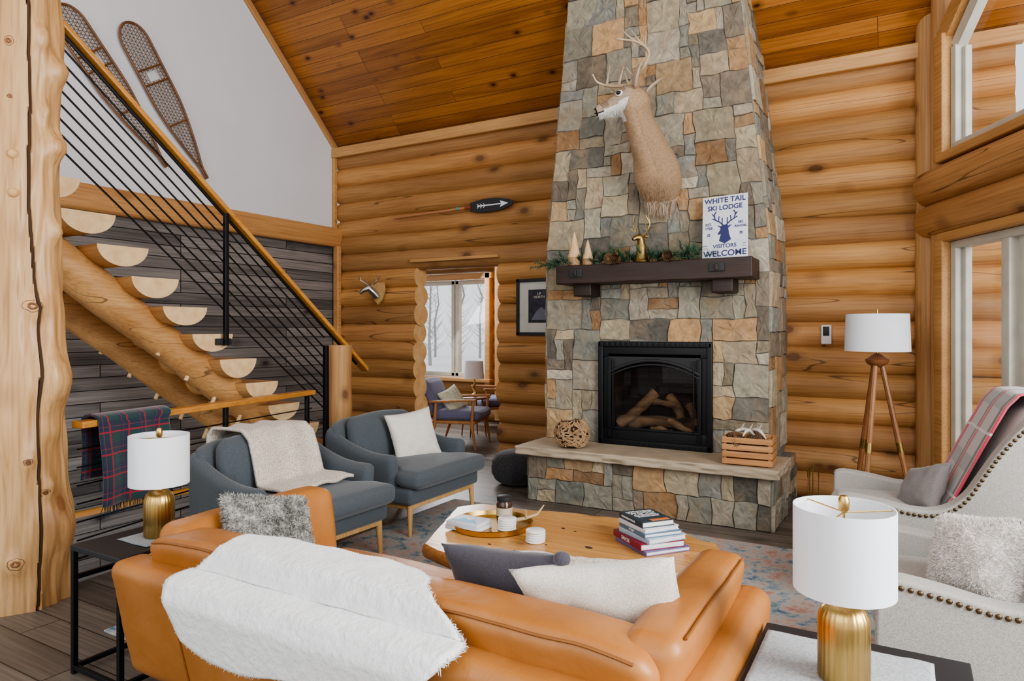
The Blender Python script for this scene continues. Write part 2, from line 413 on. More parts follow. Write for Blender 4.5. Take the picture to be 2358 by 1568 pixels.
# ------------------------------------------------------------ camera / world / light
cam=bpy.data.cameras.new('camera'); co=bpy.data.objects.new('camera',cam); col.objects.link(co)
co.location=(0,0,1.5); co.rotation_euler=(pi/2,0,math.radians(29.94)); cam.lens=24; cam.sensor_width=36; cam.shift_y=-24/2358; cam.clip_start=.05
scn.camera=co
w=bpy.data.worlds.new('overcast_sky'); scn.world=w; w.use_nodes=True
bg=w.node_tree.nodes['Background']; bg.inputs[0].default_value=(.95,.975,1,1); bg.inputs[1].default_value=.82
def area(name,loc,to,sx,sy,e,c=(1,1,1)):
    l=bpy.data.lights.new(name,'AREA'); l.shape='RECTANGLE'; l.size=sx;l.size_y=sy;l.energy=e;l.color=c
    o=bpy.data.objects.new(name,l); col.objects.link(o); o.location=loc; o.rotation_euler=(Vector(to)-Vector(loc)).to_track_quat('-Z','Y').to_euler(); return o
area('window_light_side',(2.9,1.9,2.6),(-3,4.2,1.2),2.8,3.2,280,(.97,.985,1))
area('window_light_rear',(-1.5,-2.6,3.0),(-2.5,5,1.6),5,3,70,(1,.99,.97))
area('far_room_fill',(-6.6,8.9,2.1),(-4.6,7.2,.6),1.4,1.2,60,(.95,.98,1))  # unseen area light added to brighten the far room
try:
    scn.view_settings.view_transform='AgX'; scn.view_settings.look='AgX - Medium High Contrast'
except Exception as e: print(e)
scn.view_settings.exposure=.45
# ------------------------------------------------------------ room shell
YW=6.72; EZ=3.87
def tone():
    t=R(.80,1.15); return (t*R(.98,1.03),t,t*R(.9,1.05))
def logrun(bld,x0,x1,z,y=YW,r=.134,mi=0,me=1,cl=None,seed=0):
    n=max(2,int((x1-x0)/.22)+1); xs=linsp(x0,x1,n); c=cl or tone(); sd=seed or R(0,99)
    pts=[(x,y+.014*noise.noise(Vector((x*.9,sd,3))),z+.022*noise.noise(Vector((x*.7,sd,7)))) for x in xs]
    rad=[r*(1+.09*noise.noise(Vector((x*.9,sd,0)))) for x in xs]
    V,F=tube(pts,rad,24,cap=True)
    bld.add((V,F[:-2]),mi,None,c); bld.add((V,F[-2:]),me,None,(1,1,1))
wb=B(); pitch=.225
DX0,DX1,DZ=-5.18,-3.98,2.30
for i in range(17):
    z=.115+pitch*i; c=tone(); sd=R(1,99)
    if z<DZ:
        logrun(wb,-6.45,DX0+R(-.01,.02),z,cl=c,seed=sd); logrun(wb,DX1+R(-.02,.01),.75,z,cl=c,seed=sd)
    else: logrun(wb,-6.45,.75,z,cl=c,seed=sd)
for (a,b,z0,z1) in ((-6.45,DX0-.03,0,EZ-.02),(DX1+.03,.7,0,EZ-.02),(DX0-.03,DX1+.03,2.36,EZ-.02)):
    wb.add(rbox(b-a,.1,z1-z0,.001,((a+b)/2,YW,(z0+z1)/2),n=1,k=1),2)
ST(mesh('wall_back',wb,[LOG,END,CHINK]))
ST(mesh('trim_1',rbox(7.3,.10,.13,.012,(-2.85,6.57,3.80),n=2),TRIMX))
ST(mesh('trim_2',rbox(1.24,.34,.035,.006,(-4.58,6.72,2.335),n=2),TRIMX))
wl=B(); wl.add(rbox(.12,7.0,5.3,.001,(-6.54,3.2,-.05),n=1,k=1),0)
pts=[(-.3,2.6),(6.66,2.6),(6.66,EZ+.02),(2.2,EZ+.02+4.46*.985),(-.3,EZ+4.4)]
V=[Vector((x,y,z)) for x in (-6.60,-6.47) for y,z in pts]; n=len(pts)
wl.add((V,[list(range(n)),list(range(n,2*n))]+[[i,(i+1)%n,n+(i+1)%n,n+i] for i in range(n)]),1)
ST(mesh('wall_left',wl,[BARN,WHITEW]))
ST(mesh('trim_3',rbox(.10,6.9,.25,.04,(-6.42,3.2,2.70),n=4),TRIM))
ST(mesh('trim_4',rbox(.09,.07,2.62,.015,(-6.40,6.56,1.28),n=2),TRIM))
ST(mesh('trim_5',rbox(.05,.06,1.10,.01,(-6.45,6.56,3.32),n=2),TRIM))
o=mesh('trim_6',rbox(.035,7.2,.07,.005,(0,3.6,0),n=2),TRIM,loc=(-6.45,6.60,EZ-.02),rot=(math.atan(.985),0,pi));ST(o)
ST(mesh('ceiling',rbox(9.0,7.4,.06,.001,(4.5,3.7,.03),n=1,k=1),CEIL,loc=(2.4,6.72,EZ-.05),rot=(math.atan(.985),0,pi)))
fl=B()
def fpoly(p): fl.add(prism(p,-.04,0))
fpoly([(-4.22,1.95),(5,1.95),(5,6.75),(-6.48,6.75),(-6.48,4.95),(-4.62,4.95)])
fpoly([(-6.48,-1.2),(5,-1.2),(5,1.95),(-6.48,1.95)])
ST(mesh('floor',fl,FLOOR))
a=Vector((-4.24,1.98,-.15));b=Vector((-4.63,4.93,-.15))
ST(mesh('trim_7',tube([a,b],(.03,.19),4),TRIM,smooth=False))
ST(mesh('wall_stairwell',rbox(1.85,.1,2.5,.001,(-5.55,5.02,-1.32),n=1,k=1),BARN))
ST(mesh('floor_lower',rbox(2.6,3.2,.05,.001,(-5.2,3.4,-2.62),n=1,k=1),FLOOR))
# right prow wall (local x along wall from corner)
PR=((.09,6.65,0),math.atan2(-.904,.433))
wr=T('wall_right','','',PR[0],PR[1]); ST(wr)
def rw(name,g,m,**k): return mesh(name,g,m,parent=wr,**k)
po=B()
for (x,r) in ((.10,.115),(.30,.10)):
    po.add(tube([(x,.06,z) for z in linsp(0,4.6 if x>.2 else 4.25,9)],[r*(1+.04*math.sin(i*2+x*9)) for i in range(9)],18))
rw('corner_post',po,LOGZ)
bm_=B()
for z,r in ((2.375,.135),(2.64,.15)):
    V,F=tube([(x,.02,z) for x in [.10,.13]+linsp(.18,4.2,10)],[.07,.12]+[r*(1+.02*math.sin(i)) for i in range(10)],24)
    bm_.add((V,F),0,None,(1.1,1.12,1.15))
rw('header_log',bm_,LOG)
cs=B()
cs.add(rbox(.12,.16,2.0,.012,(.42,.02,1.20),n=2)); cs.add(rbox(3.9,.16,.07,.012,(2.35,.02,2.215),n=2))
cs.add(rbox(3.9,.2,.10,.012,(2.35,.0,.20),n=2)); cs.add(rbox(3.9,.12,.2,.012,(2.35,.05,.08),n=2))
cs.add(rbox(.12,.16,.98,.012,(.42,.02,3.30),n=2)); cs.add(rbox(3.9,.18,.07,.012,(2.35,.02,2.83),n=2))
cs.add(tube([(.40,.02,3.78),(4.3,.02,3.78+3.9*.86)],(.07,.10),4))
rw('window_casing',cs,TRIMX)
w1=T('window_1','','',PR[0],PR[1]); ST(w1)
fr=B()
fr.add(rbox(.07,.10,1.93,.01,(.52,.05,1.21),n=1)); fr.add(rbox(3.7,.10,.06,.01,(2.35,.05,2.15),n=1)); fr.add(rbox(3.7,.10,.08,.01,(2.35,.05,.29),n=1))
fr.add(rbox(.09,.08,1.85,.01,(1.12,.05,1.22),n=1)); fr.add(rbox(.06,.08,1.85,.01,(1.24,.08,1.22),n=1)); fr.add(rbox(.05,.05,1.85,.01,(.58,.07,1.22),n=1)); fr.add(rbox(.09,.08,1.85,.01,(2.6,.05,1.22),n=1))
mesh('window_frame',fr,FRAMEC,parent=w1); mesh('window_pane',rbox(3.6,.006,1.84,.001,(2.35,.08,1.22),n=1,k=1),GLASS,parent=w1)
w2=T('window_2','','',PR[0],PR[1]); ST(w2)
fr=B(); fr.add(rbox(.07,.10,.80,.01,(.52,.05,3.27),n=1)); fr.add(rbox(3.7,.10,.06,.01,(2.35,.05,2.90),n=1)); fr.add(tube([(.50,.05,3.67),(4.2,.05,3.67+3.7*.86)],(.05,.07),4)); fr.add(rbox(.05,.05,.72,.01,(.58,.07,3.28),n=1))
mesh('window_frame',fr,FRAMEC,parent=w2)
mesh('window_pane',([Vector(p) for p in ((.55,.08,2.92),(4.2,.08,2.92),(4.2,.08,6.8),(.55,.08,3.70))],[[0,1,2,3]]),GLASS,parent=w2)
ST(mesh('ground_snow',rbox(140,120,.1,.001,(-5,70.5,-1.0),n=1,k=1),SNOW))
fr_=B(); WX0,WX1,WZ0,WZ1=-7.6,-5.93,.72,2.33
for i in range(13):
    z=.115+pitch*i; c=tone()
    if WZ0-.1<z<WZ1+.05: logrun(fr_,-9,WX0,z,9.6,cl=c); logrun(fr_,WX1,-2.6,z,9.6,cl=c)
    else: logrun(fr_,-9,-2.6,z,9.6,cl=c)
ST(mesh('wall_far',fr_,[LOG,END]))
ST(mesh('wall_side',rbox(.1,2.7,2.9,.001,(-2.7,8.2,1.4),n=1,k=1),TRIM))
ST(mesh('ceiling_far',rbox(7,3.1,.08,.001,(-5.7,8.4,2.9),n=1,k=1),WHITEW))
ST(mesh('floor_far',rbox(6.6,2.95,.04,.001,(-5.9,8.225,-.02),n=1,k=1),FLOOR))
w3=B()
for x in (WX0+.04,-6.63,-6.55,WX1-.04): w3.add(rbox(.07,.1,WZ1-WZ0,.008,(x,9.56,(WZ0+WZ1)/2),n=1))
for z in (WZ0+.03,WZ1-.03): w3.add(rbox(WX1-WX0,.1,.07,.008,((WX0+WX1)/2,9.56,z),n=1))
w3t=T('window_3','',''); ST(w3t)
mesh('window_frame',w3,FRAMEC,parent=w3t); mesh('window_pane',rbox(WX1-WX0,.006,WZ1-WZ0,.001,((WX0+WX1)/2,9.58,1.52),n=1,k=1),GLASS,parent=w3t)
tr=B(); tr.add(rbox(.1,.14,1.85,.01,(WX1+.06,9.45,1.52),n=1)); tr.add(rbox(1.95,.2,.06,.01,(-6.76,9.42,.68),n=1)); tr.add(rbox(1.95,.14,.1,.01,(-6.76,9.45,2.39),n=1)); tr.add(rbox(.14,.16,2.5,.01,(-5.62,9.40,1.3),n=1))
ST(mesh('trim_8',tr,TRIMX))
def tree(seed,h):
    rg=random.Random(seed); b=B()
    b.add(tube([(rg.uniform(-.1,.1)*i,rg.uniform(-.1,.1)*i,h*i/5) for i in range(6)],[.12,.10,.08,.06,.04,.02],7))
    for k in range(60):
        z=h*rg.uniform(.05,.95); a=rg.uniform(0,2*pi); l=rg.uniform(.5,1.8)*(1.1-z/h)
        b.add(tube([(0,0,z),(math.cos(a)*l*.6,math.sin(a)*l*.6,z+l*.4),(math.cos(a)*l,math.sin(a)*l,z+l*.9)],[.022,.014,.005],4))
    return b
protos=[mesh('bare_tree',tree(s,h),TREEM) for s,h in ((1,9),(2,11),(3,8))]
for i in range(44):
    if i<32: x=-50+i*1.2; y=50 if i%2 else 38
    else: x=3.0+(i-32)*2.4; y=17+(i%3)*4
    o=protos[i] if i<3 else protos[i%3].copy()
    if i>=3: col.objects.link(o)
    o.location=(x,y,-.95); o.rotation_euler=(0,0,R(0,6)); S(o,'leafless grey tree standing in snow outside','tree','bare trees outside')
# ------------------------------------------------------------ fireplace
PAL=[(.240,.222,.172),(.285,.255,.19),(.205,.195,.155),(.325,.27,.18),(.38,.30,.20),(.37,.225,.11),(.28,.155,.072),(.14,.125,.10),(.39,.34,.26),(.25,.205,.14),(.225,.222,.185),(.32,.275,.21),(.19,.15,.11),(.26,.23,.17),(.41,.28,.15),(.215,.205,.175)]
def stones(b,mapf,W,H,cell,skip=None,sizes=None,rg=random.Random(5),thick=(.008,.028)):
    nx=max(1,round(W/cell));ny=max(1,round(H/cell)); cw=W/nx;ch=H/ny
    occ=[[False]*nx for _ in range(ny)]
    J={}
    for j in range(ny+1):
        for i in range(nx+1):
            J[(i,j)]=(i*cw+(rg.uniform(-.17,.17)*cw if 0<i<nx else 0), j*ch+(rg.uniform(-.10,.10)*ch if 0<j<ny else 0))
    if skip:
        for j in range(ny):
            for i in range(nx):
                if skip((i+.5)*cw,(j+.5)*ch): occ[j][i]=True
    sizes=sizes or [(1,1)]*1+[(2,1)]*5+[(1,2)]*3+[(2,2)]*4+[(3,2)]*8+[(3,1)]*4+[(4,1)]*2+[(4,2)]*7+[(2,3)]*4+[(3,3)]*6+[(4,3)]*6+[(5,2)]*2+[(1,3)]*1
    for j in range(ny):
        for i in range(nx):
            if occ[j][i]: continue
            for _ in range(18):
                w_,h_=rg.choice(sizes)
                if i+w_<=nx and j+h_<=ny and not any(occ[jj][ii] for jj in range(j,j+h_) for ii in range(i,i+w_)): break
            else: w_=h_=1
            for jj in range(j,j+h_):
                for ii in range(i,i+w_): occ[jj][ii]=True
            per=[(i+k,j) for k in range(w_)]+[(i+w_,j+k) for k in range(h_)]+[(i+w_-k,j+h_) for k in range(w_)]+[(i,j+h_-k) for k in range(h_)]
            pts=[Vector(J[p]) for p in per]
            P=[]
            for a in range(len(pts)):
                p,q=pts[a],pts[(a+1)%len(pts)]; P.append(p)
                P.append((p+q)/2+Vector((rg.uniform(-1,1),rg.uniform(-1,1)))*.004)
            c=sum(P,Vector((0,0)))/len(P); t=rg.uniform(*thick); n=len(P); tx,ty=rg.uniform(-.04,.04),rg.uniform(-.04,.04)
            def ring(sh,o,jn=0,tl=0):
                out=[]
                for p in P:
                    d=c-p; q=p+d.normalized()*min(sh,d.length*.8); out.append(mapf(q.x,q.y,o+rg.uniform(-jn,jn)+tl*((q.x-c.x)*tx+(q.y-c.y)*ty)))
                return out
            rings=[ring(.0025,-.01),ring(.0025,t*.7,.002,1),ring(.007,t,.003,1)]
            md=[]
            for p in P:
                q=p+(c-p)*.5; md.append(mapf(q.x,q.y,t+rg.uniform(-.005,.005)+((q.x-c.x)*tx+(q.y-c.y)*ty)))
            rings.append(md)
            V=[v for r_ in rings for v in r_]+[mapf(c.x,c.y,t+rg.uniform(-.003,.004))]; F=[]
            for a in range(len(rings)-1):
                for k in range(n): F.append([a*n+k,a*n+(k+1)%n,(a+1)*n+(k+1)%n,(a+1)*n+k])
            o=(len(rings)-1)*n
            for k in range(n): F.append([o+k,o+(k+1)%n,len(V)-1])
            cc=rg.choice(PAL); s=rg.uniform(.78,1.3); b.add((V,F),0,None,tuple(x*s for x in cc))
FX=-1.9
fp=T('fireplace','floor-to-ceiling fieldstone fireplace with raised hearth','fireplace',(FX,5.8,0))
def xl(z): return (-2.95 if z<2.2 else -2.95+(z-2.2)*.095)-FX
def xr(z): return (-.95 if z<2.2 else -.95-(z-2.2)*.11)-FX
HX0,HX1,HZ0,HZ1=-2.36-FX,-1.43-FX,.48,1.34
cb=B()
def fmap(u,v,o):
    z=.48+v; f=u/2.0; return Vector((xl(z)+(xr(z)-xl(z))*f,-o,z))
stones(cb,fmap,2.0,4.27,.093,lambda u,v:(HX0<xl(.5)+u<HX1) and v+.48<HZ1,rg=random.Random(33))
def smap(u,v,o):
    z=.48+v; return Vector((xr(z)+o,u,z))
stones(cb,smap,.90,3.9,.10,rg=random.Random(8))
def lmap(u,v,o):
    z=.48+v; return Vector((xl(z)-o,u,z))
stones(cb,lmap,.90,3.9,.13,rg=random.Random(9))
def core(x0a,x1a,z0,x0b,x1b,z1,y0=-.004,y1=.9):
    V=[Vector(p) for p in ((x0a,y0,z0),(x1a,y0,z0),(x1a,y1,z0),(x0a,y1,z0),(x0b,y0,z1),(x1b,y0,z1),(x1b,y1,z1),(x0b,y1,z1))]
    cb.add((V,[[0,1,2,3],[4,5,6,7],[0,1,5,4],[1,2,6,5],[2,3,7,6],[3,0,4,7]]),1,None,(.9,.9,.9))
core(xl(1),HX0,.4,xl(1),HX0,HZ1); core(HX1,xr(1),.4,HX1,xr(1),HZ1); core(xl(1),xr(1),HZ1,xl(2.2),xr(2.2),2.2); core(xl(2.2),xr(2.2),2.2,xl(4.8),xr(4.8),4.8)
core(HX0,HX1,.40,HX0,HX1,.47)
mesh('chimney',cb,[STONE,MORT],parent=fp,smooth=False)
hb=B()
bx0,bx1=-2.90-FX,-.86-FX
SZ=[(2,1)]*3+[(3,1)]*3+[(2,2)]*3+[(3,2)]*4+[(1,2)]*2+[(4,2)]*2
stones(hb,lambda u,v,o:Vector((bx0+u,-.46-o,v)),bx1-bx0,.40,.09,rg=random.Random(3),sizes=SZ)
stones(hb,lambda u,v,o:Vector((bx1+o,-.46+u,v)),1.25,.40,.10,rg=random.Random(4),sizes=SZ)
stones(hb,lambda u,v,o:Vector((bx0-o,-.46+u,v)),1.25,.40,.10,rg=random.Random(6),sizes=SZ)
hb.add(rbox(bx1-bx0,1.25,.40,.001,((bx0+bx1)/2,.165,.20),n=1,k=1),1,None,(.9,.9,.9))
mesh('hearth_base',hb,[STONE,MORT],parent=fp,smooth=False)
sx0,sx1=-2.99-FX,-.79-FX
def slabfn(p):
    q=p.copy()
    if p.y<-.5: q.y+=.02*noise.noise(Vector((p.x*16,p.z*30,0)))
    if p.x>sx1-.05: q.x+=.015*noise.noise(Vector((p.y*18,p.z*30,3)))
    return q
mesh('hearth_slab',rbox(sx1-sx0,.62,.075,.012,((sx0+sx1)/2,-.25,.443),n=40,fn=slabfn),SLAB,parent=fp)
mx0,mx1=-2.71-FX,-1.02-FX; mc=(mx0+mx1)/2
def mfn(p): return p+Vector((0,.006*noise.noise(Vector((p.x*4,p.z*9,1))),.006*noise.noise(Vector((p.x*5,p.y*6,0)))))
mt=mesh('mantel',rbox(mx1-mx0,.30,.165,.012,(mc,-.165,1.99),n=24,fn=mfn),MANT,parent=fp)
for px in (-2.49-FX,-1.27-FX):
    mesh('bracket',rbox(.17,.22,.12,.012,(px,-.12,1.86),n=2),MANT,parent=mt)
    mesh('dark_notch',rbox(.12,.02,.07,.004,(px-.02,-.318,2.0),n=1),BLACKM,parent=mt)  # raised matte-black block stands in for the shade inside the tenon notch
    mesh('peg',rbox(.025,.03,.05,.004,(px-.02,-.33,2.0),n=1),MANT,parent=mt)
fi=bpy.data.objects.new('fire_insert',None); col.objects.link(fi); fi.parent=fp
ib=B()
ib.add(rbox(.95,.02,.88,.001,(HX0/2+HX1/2,.44,.91),n=1,k=1)); ib.add(rbox(.02,.45,.88,.001,(HX0+.0,.22,.91),n=1,k=1)); ib.add(rbox(.02,.45,.88,.001,(HX1,.22,.91),n=1,k=1)); ib.add(rbox(.95,.45,.02,.001,(HX0/2+HX1/2,.22,.485),n=1,k=1)); ib.add(rbox(.95,.45,.02,.001,(HX0/2+HX1/2,.22,1.345),n=1,k=1))
mesh('firebox',ib,BRICK,parent=fi,smooth=False)
cx=(HX0+HX1)/2
fb=B()
for s in (-1,1):
    fb.add(rbox(.045,.05,.91,.006,(cx+s*.485,-.05,.935),n=1)); fb.add(rbox(.035,.03,.70,.005,(cx+s*.40,-.06,.90),n=1)); fb.add(rbox(.012,.012,.62,.004,(cx+s*.36,-.085,.93),n=1))
fb.add(rbox(1.01,.05,.05,.006,(cx,-.05,1.375),n=1)); fb.add(rbox(1.01,.05,.05,.006,(cx,-.05,.505),n=1))
fb.add(rbox(.95,.03,.10,.005,(cx,-.045,1.31),n=1)); fb.add(rbox(.95,.03,.10,.005,(cx,-.045,.57),n=1))
fb.add(rbox(.80,.035,.02,.005,(cx,-.065,.63),n=1))
for s in(-1,1): fb.add(rbox(.06,.02,.72,.003,(cx+s*.44,-.04,.93),n=1))
for xx in linsp(-.47,.47,20): fb.add(rbox(.03,.012,.04,.003,(cx+xx,-.078,1.375),n=1)); fb.add(rbox(.012,.012,.012,.003,(cx+xx,-.078,.505),n=1))
mesh('surround_frame',fb,BLACK,parent=fi)
ar=B()
top=[(cx+x,-.07,1.12+.115*(1-(x/.41)**2)) for x in linsp(-.41,.41,21)]
ar.add(tube(top,.014,8)); ar.add(tube([(p[0],p[1],p[2]-.035) for p in top],.008,6))
V=[];F=[]
for i,p in enumerate(top): V+=[Vector((p[0],-.06,p[2])),Vector((p[0],-.06,1.29))]
for i in range(20): F.append([2*i,2*i+2,2*i+3,2*i+1])
ar.add((V,F)); mesh('arched_trim',ar,BLACKM,parent=fi)
mesh('glass_door',rbox(.80,.005,.65,.001,(cx,-.03,.93),n=1,k=1),FGLASS,parent=fi)
FLG=wood('gas_log',(.07,.035,.02),(.50,.29,.14),'X',3,knots=False,rough=.9)
for a,b2,r in (((-.36,.06,.64),(-.06,.20,.93),.050),((-.12,.24,.86),(.14,.12,.84),.030),((.08,.22,.90),(.20,.10,.72),.042),((.24,.20,.84),(.36,.06,.66),.036),((-.30,.20,.66),(.30,.24,.68),.055),((-.05,.04,.62),(.16,.02,.60),.038),((.10,.02,.72),(.36,.05,.60),.032)):
    A=Vector(a)+Vector((cx,0,0));Bv=Vector(b2)+Vector((cx,0,0))
    mesh('gas_log',tube([A+(Bv-A)*t+noise.noise_vector(A*5+Vector((t*3,0,0)))*.02 for t in linsp(0,1,9)],[r*R(.82,1.15) for _ in range(9)],10),FLG,parent=fi)
em=B()
for i in range(130): em.add(ell((cx+R(-.38,.38),R(.0,.34),R(.50,.55)),(R(.012,.03),R(.012,.03),R(.01,.02)),6,4),0)
e=mesh('ember_bed',em,plain('lava_rock',(.06,.055,.05),.95),parent=fi); e['kind']='stuff'
# ------------------------------------------------------------ log post (tree trunk)
def crk(z): return -.15+.10*math.sin(z*1.7)+.05*math.sin(z*5)
def trunk_r(r,z,a):
    v=r*(1+.20*noise.noise(Vector((math.cos(a)*1.2,math.sin(a)*1.2,z*1.2)))+.10*noise.noise(Vector((math.cos(a)*3,math.sin(a)*3,z*3.5)))+.03*noise.noise(Vector((math.cos(a)*9,math.sin(a)*9,z*4))))
    for (ba,bz,bh,bs) in ((.45,1.22,.065,.17),(.5,.42,.06,.19),(.5,2.52,.08,.10),(.6,2.95,.065,.09),(-.1,1.62,.04,.08),(-.7,.26,.035,.07),(.3,.95,.03,.08),(.5,2.05,.05,.07),(.1,3.1,.05,.08),(.2,.65,.035,.05),(.2,2.7,.04,.07),(-.3,.8,.03,.05)):
        da=(a-ba+pi)%(2*pi)-pi; v+=bh*math.exp(-((da*.22)**2+(z-bz)**2)/(bs*bs)*1.6)
    da=(a-crk(z)+pi)%(2*pi)-pi
    if abs(da)<.035: v-=.03
    return v
TX,TY=-4.22,1.93
prof=[(.205-.012*z,z) for z in linsp(0,6.2,150)]
V,F=lathe(prof,180,fn=trunk_r); V=[v+Vector((-.015*v.z,0,0)) for v in V]
tk=T('log_post','massive peeled pine trunk post with burls and checks','post',(TX,TY,0))
TRK=wood('peeled_trunk',(.46,.24,.09),(.70,.45,.22),'Z',.7,knotsc=2.0,rough=.4,kdark=(.26,.11,.04))
mesh('trunk',(V,F),TRK,parent=tk,ang=60)
ck=[]
for z in linsp(.02,4.2,90):
    a=crk(z); r=trunk_r(.205-.012*z,z,a)+.018; ck.append((r*math.cos(a)-.015*z,r*math.sin(a),z))
mesh('drying_crack',tube(ck,[.010]*90,5),CHINK,parent=tk)
KD=plain('knot_dark',(.30,.13,.05),.6,c2=(.12,.045,.018),sc=20)
for a,z in ((-.65,2.44),(-.63,2.23)):
    r=trunk_r(.205-.012*z,z,a); mesh('wooden_peg',ell((r*math.cos(a)-.015*z,r*math.sin(a),z),.026,12,8),END,parent=tk)
for a,z,s in ((-.22,1.63,.042),(-.62,.27,.035),(-.35,.80,.02),(.05,.62,.022),(-.8,3.05,.03),(-.75,2.75,.014)):
    kb=B()
    for q,w_ in ((1,.0016),(.38,.006)):
        P=[]
        for t in linsp(0,2*pi*23/24,24):
            wob=1+.30*noise.noise(Vector((math.cos(t)*1.5,math.sin(t)*1.5,z*7+q)))
            aa=a+math.cos(t)*s*q*wob/.2; zz=z+math.sin(t)*s*q*.8*wob; r=trunk_r(.205-.012*zz,zz,aa); P.append((r*math.cos(aa)-.015*zz,r*math.sin(aa),zz))
        kb.add(tube(P,w_,5,closed=True))
    mesh('knot',kb,KD,parent=tk)
# ------------------------------------------------------------ staircase
st=T('staircase','open log staircase with half-log treads','staircase',(-4.6,4.9,0))
TR=wood('tread_wood',(.42,.20,.07),(.66,.38,.15),'X',1,knots=False)
for i in range(-2,11):
    z=2.27-.2*i; y=2.47+.231*i-4.9; b=B()
    n=18; w_=.175*R(.93,1.03); h_=.145*R(.92,1.05); sect=[(math.cos(a)*w_,math.sin(a)*h_) for a in linsp(pi,2*pi,n)]
    L_=[Vector((0,y+s,z+t)) for s,t in sect]; L2=[Vector((-1.15,y+s,z+t)) for s,t in sect]
    b.add((L_+L2,[[k,k+1,n+k+1,n+k] for k in range(n-1)]+[[n-1,0,n,2*n-1]]),0); b.add((L_+L2,[list(range(n))]),1); b.add((L_+L2,[list(range(n,2*n))]),1)
    bevel(mesh('tread',b,[TR,TREADEND],parent=st,ang=50),.008,2)
SG=wood('stringer_log',(.38,.18,.06),(.64,.36,.145),'Y',1,crack=True)
for x in (-.27,-.92):
    sp=[]
    y0,z0=1.6,2.61; y1,z1=5.10,-.0
    for t in linsp(0,1,16): sp.append((x,y0+(y1-y0)*t-4.9,z0+(z1-z0)*t-.03))
    mesh('stringer',tube(sp,[.135*(1+.05*math.sin(i*1.7+x)) for i in range(16)],20),SG,parent=st)
for i in range(-1,9):
    for x in (-.22,-.97):
        z=2.27-.2*i-.34; y=2.47+.231*i-4.9-.07; mesh('peg',tube([(x,y+.03,z+.06),(x,y-.01,z-.02)],.016,8),TREADEND,parent=st)
sr=T('stair_railing','sloping wood handrail with black steel cables','railing',(-4.58,4.7,0))
hy0,hz0,hy1,hz1=1.75,3.86,5.07,1.12
def hp(y,off,x=0): return Vector((x,y-4.7,hz0+(hz1-hz0)*(y-hy0)/(hy1-hy0)-off))
V=[hp(hy0,-.02,s*.05) for s in(1,-1)]+[hp(hy0,.025,s*.05) for s in(-1,1)]+[hp(hy1,-.02,s*.05) for s in(1,-1)]+[hp(hy1,.025,s*.05) for s in(-1,1)]
bevel(mesh('handrail',(V,[[0,1,2,3],[7,6,5,4],[0,4,5,1],[1,5,6,2],[2,6,7,3],[3,7,4,0]]),RAILW,parent=sr,smooth=False),.008,2)
mesh('under_rail',tube([hp(hy0,.045),hp(4.95,.045)],.012,6),BLACK,parent=sr)
for k in range(8): mesh('cable',tube([hp(1.9,.135+.092*k),hp(4.53,.135+.092*k)],.0065,6),BLACK,parent=sr)
def post(par,x,y,z0,z1,w_=.034): return mesh('rail_post',rbox(w_,w_,z1-z0,.004,(x,y,(z0+z1)/2),n=1),BLACK,parent=par)
post(sr,.03,3.47-4.7,1.38,2.40); mesh('bracket',rbox(.03,.13,.05,.004,(.0,3.47-4.7,1.41),n=1),BLACKM,parent=sr)
post(sr,0,2.0-4.7,2.6,3.6); post(sr,.02,4.53-4.7,.03,1.36,.04)
npost=mesh('newel_post',tube([(-4.60,4.74,z) for z in linsp(0,1.36,8)],[.115*(1+.03*math.sin(i*2)) for i in range(8)],24),LOGZ,ang=50)
S(npost,'short peeled log newel post at foot of stairs','post')
lr=T('stairwell_railing','low wood-capped guard railing with black cables','railing',(-4.12,2.15,0))
A=Vector((0,0,0));E=Vector((-4.52+4.12,4.32-2.15,0))
D=(E-A); Nn=Vector((D.y,-D.x,0)).normalized()
V=[A+Nn*s*.045+Vector((0,0,z)) for s,z in((1,.975),(-1,.975),(-1,.935),(1,.935))]+[E+Nn*s*.045+Vector((0,0,z)) for s,z in((1,.975),(-1,.975),(-1,.935),(1,.935))]
bevel(mesh('top_rail',(V,[[0,1,2,3],[7,6,5,4],[0,4,5,1],[1,5,6,2],[2,6,7,3],[3,7,4,0]]),RAILW,parent=lr,smooth=False),.006,2)
for t in (.53,.97):
    p=A+D*t; post(lr,p.x,p.y,0,.935,.032)
for k in range(8): mesh('cable',tube([A+Vector((0,0,.08+.105*k)),E+Vector((0,0,.08+.105*k))],.005,6),BLACK,parent=lr)
lh=T('basement_handrail','wood handrail descending into stairwell','railing',(-5.9,4.5,0))
mesh('handrail',rbox(.05,2.7,.05,.012,(0,-1.35,-.02),n=2),RAILW,parent=lh); mesh('bracket',tube([(-.02,-.4,-.04),(-.5,-.4,-.08)],.01,6),BLACK,parent=lh); mesh('bracket',tube([(-.02,-2.2,-.04),(-.5,-2.2,-.08)],.01,6),BLACK,parent=lh)
# ------------------------------------------------------------ sheets
def sheet(name,fn,nu,nv,mat,par=None,th=.012,uvs=(1,1)):
    V,F,UV=grid(fn,nu,nv)
    o=mesh(name,(V,F),mat,parent=par,uv=[(a*uvs[0],b*uvs[1]) for a,b in UV],fixn=False,ang=180)
    s=o.modifiers.new('solid','SOLIDIFY'); s.thickness=th; s.offset=0; return o
TART=plaid('tartan_wool',(.012,.045,.045),[(.13,.06,0,(.014,.018,.05),'u',.6),(.13,.06,.02,(.012,.016,.05),'v',.6),(.13,.010,.08,(.36,.012,.025),'u',.75),(.13,.010,.09,(.36,.012,.025),'v',.75),(.13,.004,.115,(.25,.03,.03),'u',.6),(.13,.004,.12,(.25,.03,.03),'v',.6)])
tb=T('tartan_blanket','dark green and red tartan wool blanket hung over railing','blanket',(-4.20,2.50,.98),math.atan2(D.y,D.x)-pi/2)
